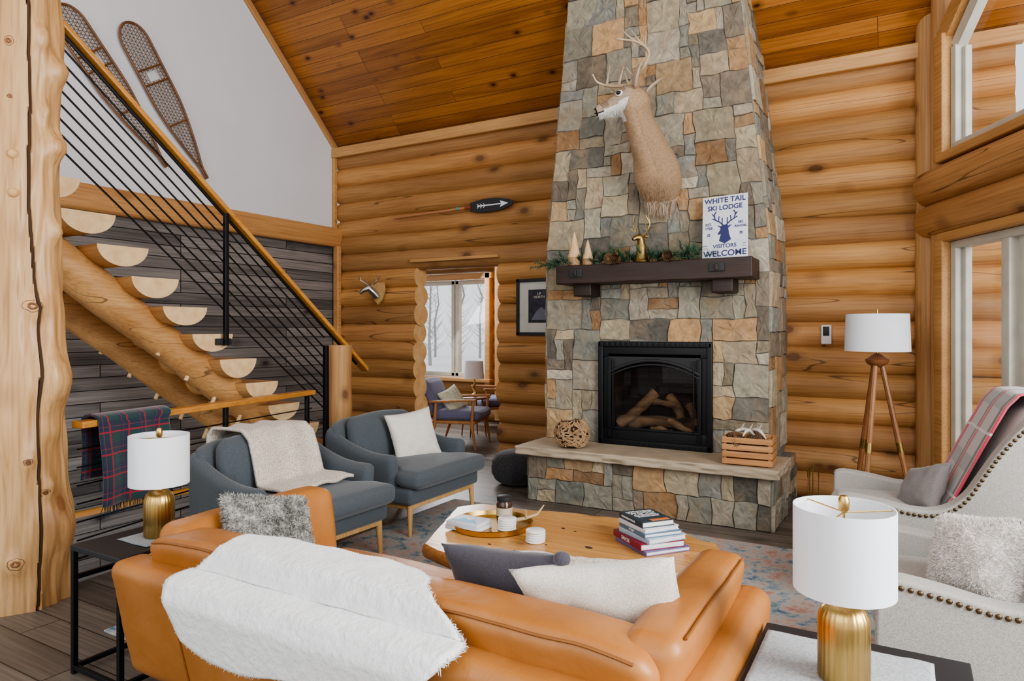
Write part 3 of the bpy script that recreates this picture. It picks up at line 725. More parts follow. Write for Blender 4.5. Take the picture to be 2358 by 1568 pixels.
def bl(u,v):
    y=-.26+.52*u+.01*math.sin(v*9); s=(v-.42)*1.0
    if s<-.06: x=-.075-.012*math.sin(u*14); z=s+.05
    elif s<.06: a=s/.06; x=.07*a; z=.02*(1-a*a)
    else: x=.075+.018*math.sin(u*13+1)*min(1,(s-.06)*5); z=-(s-.06)
    return (x,y+ (.02*math.sin(u*5) if s>.1 else 0),z)
sheet('woven_cloth',bl,40,50,TART,tb,.012,(.52,1.0))
fg=B()
for i in range(70):
    u=i/69; p=Vector(bl(u,1)); fg.add(tube([p,p+Vector((R(-.01,.01),R(-.006,.006),-.03)),p+Vector((R(-.01,.01),R(-.01,.01),-.06))],[.002,.002,.001],4))
f=mesh('fringe',fg,plain('dark_fringe',(.02,.035,.045),.9),parent=tb); f['kind']='stuff'
# ------------------------------------------------------------ snowshoes
def hw(t):
    if t<.12: return .15*math.sqrt(max(0,1-((.12-t)/.12)**2))
    if t<.45: return .15
    if t<.92:
        s=(t-.45)/.47; return .15*(1-s**1.5)*1+.012*s
    return .012
def snowshoe(loc,ang):
    t_=T('snowshoe','antique bentwood snowshoe with rawhide webbing on white wall','snowshoe',loc,group='vintage snowshoes on the wall')
    t_.rotation_euler=(ang,0,0)
    Lg=1.58
    ts=[.0,.004,.012,.025,.045,.07,.1]+linsp(.13,1,26)
    pts=[(0,hw(t),Lg/2-Lg*t) for t in ts]+[(0,-hw(t),Lg/2-Lg*t) for t in reversed(ts[1:])]
    mesh('bent_frame',tube(pts,.012,8,closed=True),CANE,parent=t_)
    for t in (.27,.36,.62): mesh('crossbar',tube([(0,-hw(t),Lg/2-Lg*t),(0,hw(t),Lg/2-Lg*t)],.011,6),CANE,parent=t_)
    b=B()
    def clipline(p0,dr):
        run=[]; s=-2
        while s<2:
            y=p0[0]+dr[0]*s;z=p0[1]+dr[1]*s;t=(Lg/2-z)/Lg
            ok=0<t<.93 and abs(y)<hw(t) and not(.29<t<.345 and abs(y)<.06)
            if ok: run.append((0,y,z))
            if (not ok or s+.02>=2) and len(run)>1: b.add(tube([run[0],run[-1]],.0028,3,cap=False)); run=[]
            elif not ok: run=[]
            s+=.012
    for k in range(-40,41):
        for a in (pi/6,-pi/6): clipline((0,k*.036),(math.cos(a),math.sin(a)))
    for k in range(-4,5): clipline((k*.034,0),(0,1))
    mesh('webbing',b,RAWH,parent=t_,smooth=False); return t_
snowshoe((-6.425,4.23,3.77),math.atan2(.88,1.33)); snowshoe((-6.425,3.70,3.745),math.atan2(1.02,1.21))
# ------------------------------------------------------------ wall decor
pd=T('paddle','decorative canoe paddle with black blade and white arrow','paddle',(-4.6,6.53,2.90),rot=(0,-.01,0))
mesh('shaft',tube([(-.82,0,-.02),(.30,0,.0)],[.016,.018],10),wood('paddle_wood',(.34,.14,.06),(.48,.23,.10),'X',2,knots=False),parent=pd)
mesh('painted_band',tube([(.22,0,0),(.30,0,0)],.022,10),plain('red_brown_paint',(.25,.06,.03),.5),parent=pd)
mesh('turquoise_band',tube([(.10,0,0),(.13,0,0)],.021,10),plain('turquoise_paint',(.05,.35,.33),.5),parent=pd)
def blade(p):
    t=(p.x-.29)/.56; h=.078*math.sqrt(max(0.02,math.sin(min(1,max(0,t*.86+.12))*pi))); return Vector((p.x,p.y,p.z/.1*h))
mesh('blade',rbox(.56,.02,.2,.008,(.57,0,0),n=14,fn=blade),BLACKM,parent=pd)
aw=B(); aw.add(rbox(.34,.004,.014,.001,(.56,-.014,0),n=1,k=1)); aw.add(([Vector((.80,-.014,0)),Vector((.69,-.014,.038)),Vector((.71,-.014,0)),Vector((.69,-.014,-.038))],[[0,1,2,3]]))
for x in (.42,.46,.50):
    aw.add(tube([(x,-.014,0),(x-.03,-.014,.025)],.004,4)); aw.add(tube([(x,-.014,0),(x-.03,-.014,-.025)],.004,4))
mesh('arrow_mark',aw,WHITEP,parent=pd,smooth=False)
dm=T('small_deer_plaque','small silver deer head on wooden shield','wall ornament',(-5.72,6.56,1.97))
V,F=prism([(-.09,.12),(.09,.12),(.10,.02),(.05,-.1),(0,-.15),(-.05,-.1),(-.10,.02)],-.01,.02)
mesh('shield',(V,F),LEGW,parent=dm,rot=(pi/2,0,0),loc=(.03,-.01,0),smooth=False)
mesh('head',tube([(.02,-.03,-.05),(0,-.08,.0),(-.03,-.13,.05),(-.08,-.17,.02),(-.12,-.19,-.02)],[.05,.045,.042,.03,.018],12),SILV,parent=dm)
for s in (-1,1):
    ab=B(); p0=Vector((-.02+.02*s,-.11,.08)); pp=[p0+Vector(v) for v in ((0,0,0),(.06*s,0,.03),(.12*s,-.02,.07),(.11*s,-.04,.13))]
    ab.add(tube(pp,[.008,.008,.007,.004],6)); ab.add(tube([pp[1],pp[1]+Vector((.0,-.02,.06))],[.006,.003],5)); ab.add(tube([pp[2],pp[2]+Vector((.04*s,0,.04))],[.006,.003],5))
    mesh('antler',ab,SILV,parent=dm)
fm=T('framed_print','black framed poster with cream mat','picture',(-3.42,6.55,1.75))
fb=B()
for s in(-1,1): fb.add(rbox(.035,.03,.62,.004,(s*.275,0,0),n=1)); fb.add(rbox(.585,.03,.035,.004,(0,0,s*.292),n=1))
mesh('frame',fb,BLACKM,parent=fm); mesh('mat_board',rbox(.53,.006,.57,.001,(0,.006,0),n=1,k=1),plain('mat_board',(.60,.58,.52),.9),parent=fm)
POST=plain('poster_ink',(.06,.055,.075),.8,c2=(.02,.02,.03),sc=16)
mesh('poster',rbox(.27,.006,.36,.001,(-.01,.0,.01),n=1,k=1),POST,parent=fm)
LT=plain('poster_lettering',(.6,.56,.5),.8)
text(fm,'UP',.038,(-.01,-.005,.145),(pi/2,0,0),LT,.0005); text(fm,'NORTH',.038,(-.01,-.005,.108),(pi/2,0,0),LT,.0005)
mesh('cabin_artwork',([Vector(v) for v in ((-.11,-.004,-.14),(.09,-.004,-.14),(.09,-.004,-.06),(.02,-.004,0),(-.05,-.004,-.05))],[[0,1,2,3,4]]),plain('poster_cabin',(.16,.16,.20),.8),parent=fm,smooth=False)
th=T('thermostat','white wall thermostat remote with dark screen','thermostat',(-.60,6.565,1.46))
mesh('body',rbox(.085,.022,.17,.012,(0,0,0),n=2),WHITEP,parent=th); mesh('screen',rbox(.05,.004,.08,.001,(0,-.013,.03),n=1,k=1),BLACKM,parent=th)
# ------------------------------------------------------------ deer mount
dr=T('deer_mount','taxidermy white-tailed buck shoulder mount with antlers','deer mount',(-1.88,5.765,2.6))
ctrl=[((.05,.02,-.01),(.10,.05)),((.055,-.03,.06),(.165,.10)),((.055,-.10,.18),(.195,.15)),((.04,-.15,.31),(.18,.165)),((.01,-.22,.45),(.148,.165)),((-.025,-.285,.58),(.124,.155)),((-.05,-.335,.69),(.122,.155)),((-.065,-.375,.775),(.126,.155)),((-.115,-.40,.80),(.116,.142)),((-.175,-.425,.78),(.094,.115)),((-.23,-.45,.752),(.066,.080)),((-.28,-.47,.732),(.053,.060)),((-.325,-.488,.716),(.050,.050)),((-.350,-.497,.708),(.032,.032))]
def cr(P,t):
    n=len(P)-1;i=min(int(t),n-1);f=t-i
    g=lambda k:P[max(0,min(n,k))]
    a,b,c,d=g(i-1),g(i),g(i+1),g(i+2)
    return [.5*((2*b[k])+(-a[k]+c[k])*f+(2*a[k]-5*b[k]+4*c[k]-d[k])*f*f+(-a[k]+3*b[k]-3*c[k]+d[k])*f**3) for k in range(len(a))]
PC=[c[0]+c[1] for c in ctrl]; pts=[];rad=[]
for i in range(79):
    q=cr(PC,i/78*(len(PC)-1)); pts.append(q[:3]);rad.append((q[3],q[4]))
V,F=tube(pts,rad,32); V=[v+noise.noise_vector(v*7)*.010 for v in V]
b=B(); b.V=V; tanf=[];whf=[];dkf=[];btf=[]
for f in F:
    c=sum((V[i] for i in f),Vector())/len(f); k=min(f)//32
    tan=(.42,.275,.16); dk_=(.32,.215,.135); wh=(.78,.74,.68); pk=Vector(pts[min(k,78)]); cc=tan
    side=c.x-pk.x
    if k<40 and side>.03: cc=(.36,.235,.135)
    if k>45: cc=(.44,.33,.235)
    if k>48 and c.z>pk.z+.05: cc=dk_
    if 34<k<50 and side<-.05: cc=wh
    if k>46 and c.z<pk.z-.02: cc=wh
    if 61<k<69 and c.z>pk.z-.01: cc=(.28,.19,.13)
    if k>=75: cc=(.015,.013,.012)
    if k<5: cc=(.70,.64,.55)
    if len(f)==4:
        if k<5: btf.append(f)
        elif cc==wh: whf.append(f)
        elif k<60: tanf.append(f)
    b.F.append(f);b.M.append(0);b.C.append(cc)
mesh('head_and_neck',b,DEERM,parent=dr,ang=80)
def fl2(L): return [f[::-1] for f in L]
q=mesh('neck_hair',fur(V,fl2(tanf),15000,.020,.0013,1.4,.35,3,.3),plain('tan_hair',(.50,.345,.215),1,c2=(.30,.19,.11),sc=9),parent=dr,smooth=False,fixn=False); q['kind']='stuff'
WHH=plain('white_hair',(.80,.77,.71),1)
q=mesh('throat_hair',fur(V,fl2(whf),4200,.020,.0013,1.2,.4,4,.3),WHH,parent=dr,smooth=False,fixn=False); q['kind']='stuff'
q=mesh('chest_tuft',fur(V,fl2(btf),1600,.065,.002,1.8,.5,6,.5),plain('tuft_hair',(.66,.55,.43),1,c2=(.45,.32,.2),sc=12),parent=dr,smooth=False,fixn=False); q['kind']='stuff'
EYE=plain('glass_eye',(.01,.008,.006),.08)
mesh('eye_ring',ell((-.135,-.522,.826),(.032,.012,.026),12,8),WHH,parent=dr)
mesh('eye',ell((-.137,-.531,.828),(.022,.012,.017),12,8),EYE,parent=dr); mesh('eye',ell((-.11,-.28,.83),(.015,.012,.014),12,8),EYE,parent=dr)
for nx in ((-.343,-.535,.724),(-.325,-.450,.734)): mesh('nostril',ell(nx,(.008,.006,.006),8,6),EYE,parent=dr)
mesh('mouth',tube([(-.352,-.52,.695),(-.31,-.535,.688),(-.26,-.532,.70)],.004,6),EYE,parent=dr)
EARM=plain('ear_hide',(.50,.38,.28),.9)
def ear(base,tip,w_,nrm):
    base=Vector(base);tip=Vector(tip);d=tip-base;sd=d.cross(Vector(nrm)).normalized();nn=Vector(nrm).normalized()
    V=[];F=[];n=10
    for i in range(n+1):
        t=i/n; ww=w_*math.sin(min(1,t*.93+.12)*pi)**.7 if t<1 else .002
        for j,s in enumerate((-1,-.5,0,.5,1)): V.append(base+d*t+sd*ww*s+nn*(abs(s)**2)*ww*.6)
    for i in range(n):
        for j in range(4): F.append([i*5+j,i*5+j+1,(i+1)*5+j+1,(i+1)*5+j])
    o=mesh('ear',(V,F),EARM,parent=dr,fixn=False,ang=180); m=o.modifiers.new('s','SOLIDIFY');m.thickness=.010; return o
ear((-.015,-.47,.87),(.06,-.56,1.03),.05,(-.8,-.5,0)); ear((.01,-.29,.87),(.13,-.23,1.00),.05,(-.8,-.5,0))
def antler(ps,tines,r0=.022):
    zf=lambda p:(p[0],p[1],.92+(p[2]-.89)*.60)
    b=B(); P=[zf(p) for p in ps]; pp=[Vector(cr(P,t)) for t in linsp(0,len(P)-1,24)]
    b.add(tube(pp,[r0*(1-.70*i/23) for i in range(24)],10))
    b.add(ell(P[0],(.030,.030,.022),12,6))
    for t,tip,r in tines:
        q=Vector(cr(P,t)); tp=Vector(zf(tip)); m_=(q+tp)/2+Vector((0,-.01,-.01)); b.add(tube([q,q+(m_-q)*.5,m_,tp],[r,r*.9,r*.7,.003],8))
    return mesh('antler',b,ANT,parent=dr)
antler([(-.07,-.43,.88),(-.01,-.46,.97),(.08,-.50,1.07),(.12,-.54,1.20),(.05,-.60,1.31),(-.10,-.66,1.37)],[(.8,(-.09,-.48,1.10),.012),(2.3,(.10,-.56,1.42),.013),(3.3,(-.01,-.58,1.50),.013),(4.1,(-.08,-.62,1.52),.010)])
antler([(-.09,-.33,.89),(-.14,-.29,.96),(-.23,-.26,.99),(-.34,-.28,1.02),(-.41,-.33,1.07),(-.43,-.38,1.16)],[(.9,(-.15,-.36,1.12),.012),(2.1,(-.20,-.25,1.26),.013),(3.0,(-.31,-.28,1.30),.013)])
# ------------------------------------------------------------ mantel items
MZ=2.073
for x,h,r in ((-2.56,.30,.058),(-2.43,.225,.048)):
    t_=T('carved_wood_tree','carved pale wooden cone tree with bark base','ornament',(x,5.56,MZ),group='carved wooden trees on mantel')
    mesh('cone',lathe([(r,h*.25),(r*.93,h*.33),(r*.72,h*.5),(r*.5,h*.68),(r*.28,h*.86),(r*.1,h*.97),(.001,h)],10),plain('pale_carved_wood',(.70,.48,.27),.7,c2=(.58,.37,.19)),parent=t_,ang=20)
    mesh('bark_base',lathe([(r*.9,0),(r*1.02,.01),(r,h*.25)],14),plain('birch_bark',(.45,.28,.15),.8,c2=(.3,.17,.08),sc=20),parent=t_)
gd=T('brass_deer_bell','antique brass deer bust figurine with antlers','figurine',(-1.93,5.54,MZ))
mesh('bust',lathe([(.065,0),(.068,.01),(.06,.02),(.05,.05),(.042,.1),(.04,.14),(.028,.17),(.001,.175)],20),BRASS,parent=gd)
mesh('head',tube([(0,0,.13),(0,-.01,.18),(-.01,-.03,.21),(-.03,-.06,.20),(-.045,-.085,.185)],[.035,.034,.03,.022,.012],12),BRASS,parent=gd)
for s in(-1,1):
    ab=B(); pp=[Vector(v) for v in ((.015*s,-.01,.22),(.05*s,0,.26),(.075*s,0,.32),(.06*s,-.01,.40))]
    ab.add(tube(pp,[.006,.006,.005,.003],6)); ab.add(tube([pp[1],pp[1]+Vector((-.015*s,-.01,.08))],[.005,.002],5)); ab.add(tube([pp[2],pp[2]+Vector((-.03*s,-.02,.07))],[.005,.002],5)); ab.add(tube([pp[1],pp[1]+Vector((.05*s,-.01,.03))],[.005,.002],5))
    mesh('antler',ab,BRASS,parent=gd)
    mesh('ear',ell((.04*s,0,.215),(.024,.008,.012),8,6),BRASS,parent=gd)
ga=B(); rg=random.Random(4)
for k in range(90):
    x=-2.84+ k*.0160+rg.uniform(-.02,.02) ; y=rg.uniform(5.53,5.70)
    p=Vector((x,y,MZ+.02)); d=Vector((rg.uniform(-1,1),rg.uniform(-.9,.0),rg.uniform(-.05,.7))).normalized()
    if k<7: d=Vector((-.9,-.3,rg.uniform(-.5,.4))).normalized()
    L0=rg.uniform(.09,.14); ga.add(tube([p,p+d*L0],[.003,.002],4),0)
    for j in range(50):
        t=rg.uniform(.1,1); q=p+d*L0*t; dd=(d*.9+Vector((rg.uniform(-1,1),rg.uniform(-1,1),rg.uniform(-1,1)))*.8).normalized(); e=q+dd*rg.uniform(.05,.085)
        if e.z<MZ+.004 and e.y>5.48 and e.x>-2.72: e.z=MZ+.004+rg.uniform(0,.01)
        s=dd.cross(Vector((0,0,1))).normalized()*.0026
        ga.add(([q-s,q+s,e],[[0,1,2]]),0)
S(mesh('pine_garland',ga,PINE,smooth=False,fixn=False),'green pine needle garland lying along the mantel','garland')
def pinecone():
    b=B()
    b.add(ell((0,0,.035),(.022,.022,.034),8,6))
    for i in range(9):
        z=.008+.062*i/8; r=.032*math.sin(pi*(.2+.72*i/8))+.006
        for k in range(9):
            a=2*pi*k/9+i*.35; c=Vector((r*.6*math.cos(a),r*.6*math.sin(a),z)); e=Vector((r*1.25*math.cos(a),r*1.25*math.sin(a),z+.012)); s=Vector((-math.sin(a),math.cos(a),0))*.009
            b.add(([c-s*.6,c+s*.6,e+s,e+Vector((0,0,.004)),e-s],[[0,1,2,3,4]]))
    return b
pc=mesh('pinecone',pinecone(),CONE,smooth=False,fixn=False); pc.location=(-2.20,5.49,MZ+.035); pc.rotation_euler=(pi/2,0,.3)
S(pc,'brown pinecone nestled in mantel garland','pinecone','pinecones on mantel')
for x,y in ((-2.12,5.50),(-1.66,5.50)):
    q=pc.copy(); col.objects.link(q); q.location=(x,y,MZ+.035); q.rotation_euler=(pi/2,R(-1,1),R(-1,1))
sg=T('ski_lodge_sign','white metal lodge sign with navy lettering and stag','sign',(-1.255,5.60,MZ+.002),rot=(-.20,-.04,0))
mesh('board',rbox(.36,.008,.535,.002,(0,0,.268),n=2),PAPER,parent=sg)
rr=(pi/2,0,0); yy=-.006
text(sg,'WHITE TAIL',.062,(0,yy,.495),rr,NAVY,.0008,sx=.98); text(sg,'SKI LODGE',.056,(0,yy,.432),rr,NAVY,.0008)
text(sg,'EST.',.030,(-.128,yy,.295),rr,NAVY,.0003); text(sg,'1928',.030,(-.128,yy,.262),rr,NAVY,.0003)
text(sg,'SKI',.030,(.125,yy,.295),rr,NAVY,.0003); text(sg,'RENTAL',.026,(.125,yy,.262),rr,NAVY,.0003)
text(sg,'VISITORS',.046,(0,yy,.104),rr,NAVY,.0003); text(sg,'WELCOME',.070,(0,yy,.042),rr,NAVY,.0008)
sb=B()
def flat(bb,P): bb.add(([Vector((x,yy,z)) for x,z in P],[list(range(len(P)))]))
flat(sb,[(-.045,.15),(0,.125),(.05,.155),(.035,.20),(.03,.24),(.022,.285),(-.022,.285),(-.04,.235),(-.055,.215),(-.05,.2),(-.03,.21)])
flat(sb,[(.02,.27),(.06,.285),(.03,.255)]); flat(sb,[(-.02,.27),(-.06,.285),(-.03,.255)])
for s in (-1,1):
    for pp,r in (([(.012*s,.28),(.04*s,.31),(.075*s,.33),(.085*s,.375),(.07*s,.40)],.005),([(.05*s,.318),(.045*s,.36)],.004),([(.068*s,.327),(.10*s,.345)],.004),([(.02*s,.29),(.02*s,.345)],.004),([(.083*s,.36),(.10*s,.385)],.004)):
        sb.add(tube([(x,yy,z) for x,z in pp],(.0025,r),6))
    x,z=.128*s,.205; ob=B()
    for k in range(4):
        a=pi/4+k*pi/2; cxx=x+.009*math.cos(a); cz=z+.009*math.sin(a); flat(ob,[(cxx-.0065,cz),(cxx,cz-.0065),(cxx+.0065,cz),(cxx,cz+.0065)])
    mesh('diamond_ornament',ob,NAVY,parent=sg,smooth=False)
    for zz in (.094,.114): mesh('rule_line',rbox(.025,.001,.003,.0004,(.152*s,yy,zz),n=1,k=1),NAVY,parent=sg)
mesh('stag_emblem',sb,NAVY,parent=sg,smooth=False)
# ------------------------------------------------------------ hearth items
bk=T('driftwood_basket','round woven driftwood twig basket on hearth','basket',(-2.52,5.42,.481))
b=B(); rg=random.Random(3)
b.add(lathe([(.07,.005),(.12,.06),(.135,.12),(.12,.18),(.085,.22),(.08,.215),(.11,.17),(.12,.12),(.1,.06),(.05,.02)],20),1)
for k in range(420):
    z=rg.uniform(.015,.225); a=rg.uniform(0,2*pi)
    dz=rg.uniform(-.03,.03); da=rg.uniform(-.28,.28)
    p=[]
    for t in(-1,0,1):
        zz=z+dz*t; aa=a+da*t; rr_=.148*math.sqrt(max(.1,1-((zz-.12)/.15)**2))+.004*(1-abs(t)); p.append((rr_*math.cos(aa),rr_*math.sin(aa),max(.008,zz)))
    b.add(tube(p,[.005,.009,.005],5),0)
mesh('twig_weave',b,[STICK,CHINK],parent=bk)
cr_=T('wooden_crate','slatted wooden crate holding pinecones and antlers','crate',(-1.03,5.43,.481),.03)
b=B()
for z in (.03,.083,.136,.189):
    for s in(-1,1): b.add(rbox(.36,.012,.042,.002,(0,s*.13,z),n=1)); b.add(rbox(.012,.25,.042,.002,(s*.175,0,z),n=1))
for sx in(-1,1):
    for sy in(-1,1): b.add(rbox(.02,.02,.21,.002,(sx*.16,sy*.115,.107),n=1))
b.add(rbox(.34,.25,.012,.002,(0,0,.012),n=1)); mesh('slats',b,CRATE,parent=cr_)
for i in range(9):
    q=pc.copy(); col.objects.link(q); q.location=(-1.03+R(-.11,.11),5.43+R(-.07,.07),.62+R(0,.05)); q.scale=(1.2,1.2,1.2); q.rotation_euler=(R(0,2),R(0,2),R(0,6)); q['label']='brown pinecone piled in the wooden crate'; q['group']='pinecones in crate'
BLA=plain('bleached_antler',(.66,.62,.54),.6)
for (x,y,a) in ((-1.08,5.42,.3),(-.98,5.45,2.5),(-1.03,5.38,4.4)):
    pts=[(x+.09*t*math.cos(a),y+.07*t*math.sin(a),.69+.05*(1-t*t)+.01*t) for t in linsp(-1,1,8)]
    b=B(); b.add(tube(pts,[.004,.010,.013,.014,.013,.011,.008,.003],8)); b.add(tube([pts[3],(pts[3][0]+.03,pts[3][1]-.03,.79)],[.010,.003],6)); S(mesh('shed_antler',b,BLA),'bleached shed antler resting in the crate','antler','antlers in crate')
pf=T('knit_pouf','dark grey chunky knit floor pouf','pouf',(-3.28,5.80,0))
def pfn(r,z,a): return r*(1+.035*math.cos(a*22)*math.cos(z*55))
mesh('knit_cover',lathe([(.25*math.sin(pi*t)**.55*.999+.002,.165-.165*math.cos(pi*t)) for t in linsp(0.01,.99,26)],66,fn=pfn),fabric('charcoal_knit',(.05,.048,.052),(.025,.024,.027),sc=80,bs=1),parent=pf,ang=180)
ft=T('fireplace_tools','brass-handled fireplace tool set beside hearth','fireplace tools',(-.66,6.12,0)); ft.scale=(.8,.8,.72)
mesh('stand_base',lathe([(.11,0),(.11,.012),(.02,.03),(.012,.05)],20),BLACK,parent=ft)
mesh('stand_pole',tube([(0,0,.03),(0,0,.5)],.006,8),BRASS,parent=ft)
for i,a in enumerate((.5,2.2,4)):
    x,y=.06*math.cos(a),.06*math.sin(a); mesh('tool_shaft',tube([(x,y,.06),(x,y,.42)],.005,6),BRASS,parent=ft); mesh('tool_handle',tube([(x,y,.40),(x,y,.47),(x+.02,y,.52),(x+.035,y,.47)],[.009,.008,.007,.004],8),BRASS,parent=ft)
    mesh('tool_head',rbox(.07,.012,.09,.005,(x,y,.08),n=1),SILV if i==0 else BLACK,parent=ft)
# ------------------------------------------------------------ blue armchairs
def bluechair():
    t_=T('lounge_chair','slate blue upholstered lounge chair with light oak legs','armchair',(-3.40,3.11,0),-.03,group='matching slate blue lounge chairs')
    mesh('seat_base',rbox(.78,.90,.12,.03,(.0,0,.295),n=4,puff=.005),BLUEF,parent=t_)
    def sc(p):
        q=p.copy()
        if p.x>.22: q.y*=1+.26*min(1,(p.x-.22)/.04)
        return q
    mesh('seat_cushion',rbox(.70,.72,.13,.045,(.12,0,.42),n=10,puff=.025,fn=sc),BLUEF,parent=t_)
    for s in(-1,1):
        def af(p):
            t=(p.x+.42)/.66; q=p.copy()
            if p.z>.42: q.z+=(p.z-.42)/.17*(.17*(1-min(1,max(0,t*1.25)))**1.8)
            q.y+=s*.03*(p.z-.3)/.3
            return q
        mesh('armrest',rbox(.68,.10,.36,.048,(-.09,s*.415,.41),n=10,fn=af),BLUEF,parent=t_)
    def bf(p):
        q=p.copy(); q.x-=(p.z-.3)*.22; q.x+=.10*(abs(p.y)/.47)**3
        if p.z>.6: q.z-=.05*(abs(p.y)/.47)**4
        return q
    mesh('backrest',rbox(.13,.93,.56,.06,(-.345,0,.515),n=12,fn=bf),BLUEF,parent=t_)
    def cf(p):
        q=p.copy(); q.x-=(p.z-.4)*.20; return q
    mesh('back_cushion',rbox(.15,.70,.36,.06,(-.20,0,.63),n=8,puff=.03,fn=cf),BLUEF,parent=t_)
    b=B()
    for s in(-1,1): b.add(rbox(.72,.035,.04,.006,(0,s*.40,.222),n=1)); b.add(rbox(.035,.80,.04,.006,(s*.345,0,.222),n=1))
    mesh('base_rail',b,LEGW,parent=t_)
    for sx in(-1,1):
        for sy in(-1,1): mesh('leg',tube([(sx*.345,sy*.40,.24),(sx*.355,sy*.41,0.012)],[.024,.015],10),LEGW,parent=t_)
    return t_
bc=bluechair(); bc2=clone(bc,(-3.45,4.31,0),(0,0,.0)); bc['label']='slate blue lounge chair draped with cream throw'; bc2['label']='slate blue lounge chair with cream cushion'
tw=T('cream_throw','nubby cream throw draped over lounge chair back','throw blanket',(-3.40,3.11,0),-.03)
TP=[(-.56,.60),(-.575,.80),(-.53,.845),(-.40,.85),(-.25,.85),(-.18,.80),(-.13,.68),(-.075,.53),(-.04,.525),(.10,.535),(.22,.53)]
def thf(u,v):
    x,z=pl(TP,v); y=-.26+.50*u+.03*math.sin(v*4)+.08*v-.05*(1-u)*v
    return (x+.006*math.sin(u*13),y,z+.007*math.sin(u*17+v*5)+.004)
sheet('knit_cloth',thf,36,60,CREAMB,tw,.02)
def cushion(name,label,cat,mat,w_,h_,t,loc,rot,furn=0,fl=.03,seed=0,grav=.3,fw=.0022,jit=.6):
    t_=T(name,label,cat,loc,rot=rot); g=pillow(w_,h_,t,seed=seed)
    mesh('cover',g,mat,parent=t_,ang=180)
    if furn:
        f=fur(g[0],g[1],furn,fl,fw,grav,jit,seed+1); q=mesh('fur_pile',f,mat,parent=t_,smooth=False,fixn=False); q['kind']='stuff'
    return t_
def orient(normal,up=(0,0,1),roll=0):
    n=Vector(normal).normalized(); u=Vector(up); u=(u-n*u.dot(n)).normalized(); x=u.cross(n)
    m=Matrix((x,u,n)).transposed().to_4x4()@Matrix.Rotation(roll,4,'Z'); return m.to_euler()
cushion('throw_pillow','square cream cushion on slate lounge chair','pillow',CREAM,.42,.42,.15,(-3.44,4.38,.65),orient((.85,-.40,.35),roll=.12))
# ------------------------------------------------------------ grey armchairs
def greychair(loc,rz,label):
    t_=T('nailhead_armchair',label,'armchair',loc,rz,group='pale grey nailhead armchairs')
    top=[(-.42,.60),(-.36,.615),(-.22,.60),(-.08,.575),(.02,.575),(.10,.605),(.17,.67),(.23,.77),(.30,.89),(.38,1.00),(.46,1.08),(.53,1.11)]
    P=[tuple(cr(top,t)) for t in linsp(0,len(top)-1,36)]
    out=[(-.43,.16)]+P+[(.57,1.08),(.50,.60),(.44,.16)]
    for s in(-1,1):
        n=len(out); y0,y1=s*.30,s*.405
        V=[Vector((x,y0,z)) for x,z in out]+[Vector((x,y1,z)) for x,z in out]
        o=mesh('side_panel',(V,[list(range(n)),list(range(n,2*n))]+[[i,(i+1)%n,n+(i+1)%n,n+i] for i in range(n)]),GREYF,parent=t_,ang=50)
        bevel(o,.030,4)
        b=B(); last=None
        for t in linsp(0,len(P)-1,400):
            q=tuple(cr(P,t))
            if last is None or math.dist(q,last)>.026:
                last=q; b.add(ell((q[0],s*.408,q[1]-.026),(.010,.006,.010),8,5))
        mesh('nailhead_trim',b,NAIL,parent=t_)['kind']='stuff'
    mesh('seat_base',rbox(.84,.64,.22,.02,(.0,0,.27),n=2),GREYF,parent=t_)
    mesh('seat_cushion',rbox(.66,.60,.15,.05,(-.10,0,.44),n=8,puff=.03),GREYF,parent=t_)
    def bf(p): q=p.copy(); q.x+=(p.z-.45)*.48; return q
    mesh('backrest',rbox(.15,.64,.76,.06,(.20,0,.74),n=8,puff=.03,fn=bf),GREYF,parent=t_)
    for sx in(-1,1):
        for sy in(-1,1): mesh('leg',tube([(sx*.37,sy*.33,.18),(sx*.39,sy*.34,.002)],[.025,.016],8),WALN,parent=t_)
    return t_
greychair((.06,4.50,0),.10,'pale grey nailhead armchair with plaid throw on back')
greychair((.33,3.18,0),.0,'pale grey nailhead armchair holding a fluffy fur pillow')
cushion('throw_pillow','small taupe grey cushion on nailhead armchair','pillow',fabric('taupe_fabric',(.27,.25,.24),(.19,.17,.165)),.34,.30,.12,(.08,4.42,.62),orient((-.75,-.35,.5),roll=.35))
cushion('fur_pillow','fluffy pale pink-white fur pillow on armchair','pillow',FURP,.31,.31,.22,(.225,3.08,.645),orient((-.65,-.6,.4),roll=.2),30000,.022,3,fw=.0011,jit=1.0)
PL2=plaid('wool_plaid_throw',(.50,.48,.46),[(.25,.12,.03,(.62,.03,.08),'u',.9),(.30,.07,.02,(.12,.15,.15),'v',.35),(.25,.035,.18,(.08,.14,.13),'u',.8),(.30,.012,.14,(.75,.72,.7),'v',.7),(.25,.014,.215,(.8,.77,.75),'u',.8)])
t2=T('plaid_throw','red grey and white plaid wool throw over armchair','throw blanket',(.06,4.50,0),.10)
PP=[(-.02,.535),(.10,.545),(.15,.62),(.27,.88),(.375,1.10),(.43,1.165),(.53,1.17),(.64,1.12),(.63,.80)]
def p2(u,v):
    x,z=pl(PP,v); y=-.30+.56*u+.02*math.sin(v*4)
    return (x-.012+.005*math.sin(u*12),y,z+.004*math.sin(u*15+2)+.006)
sheet('woven_cloth',p2,30,60,PL2,t2,.012,(.56,1.1))
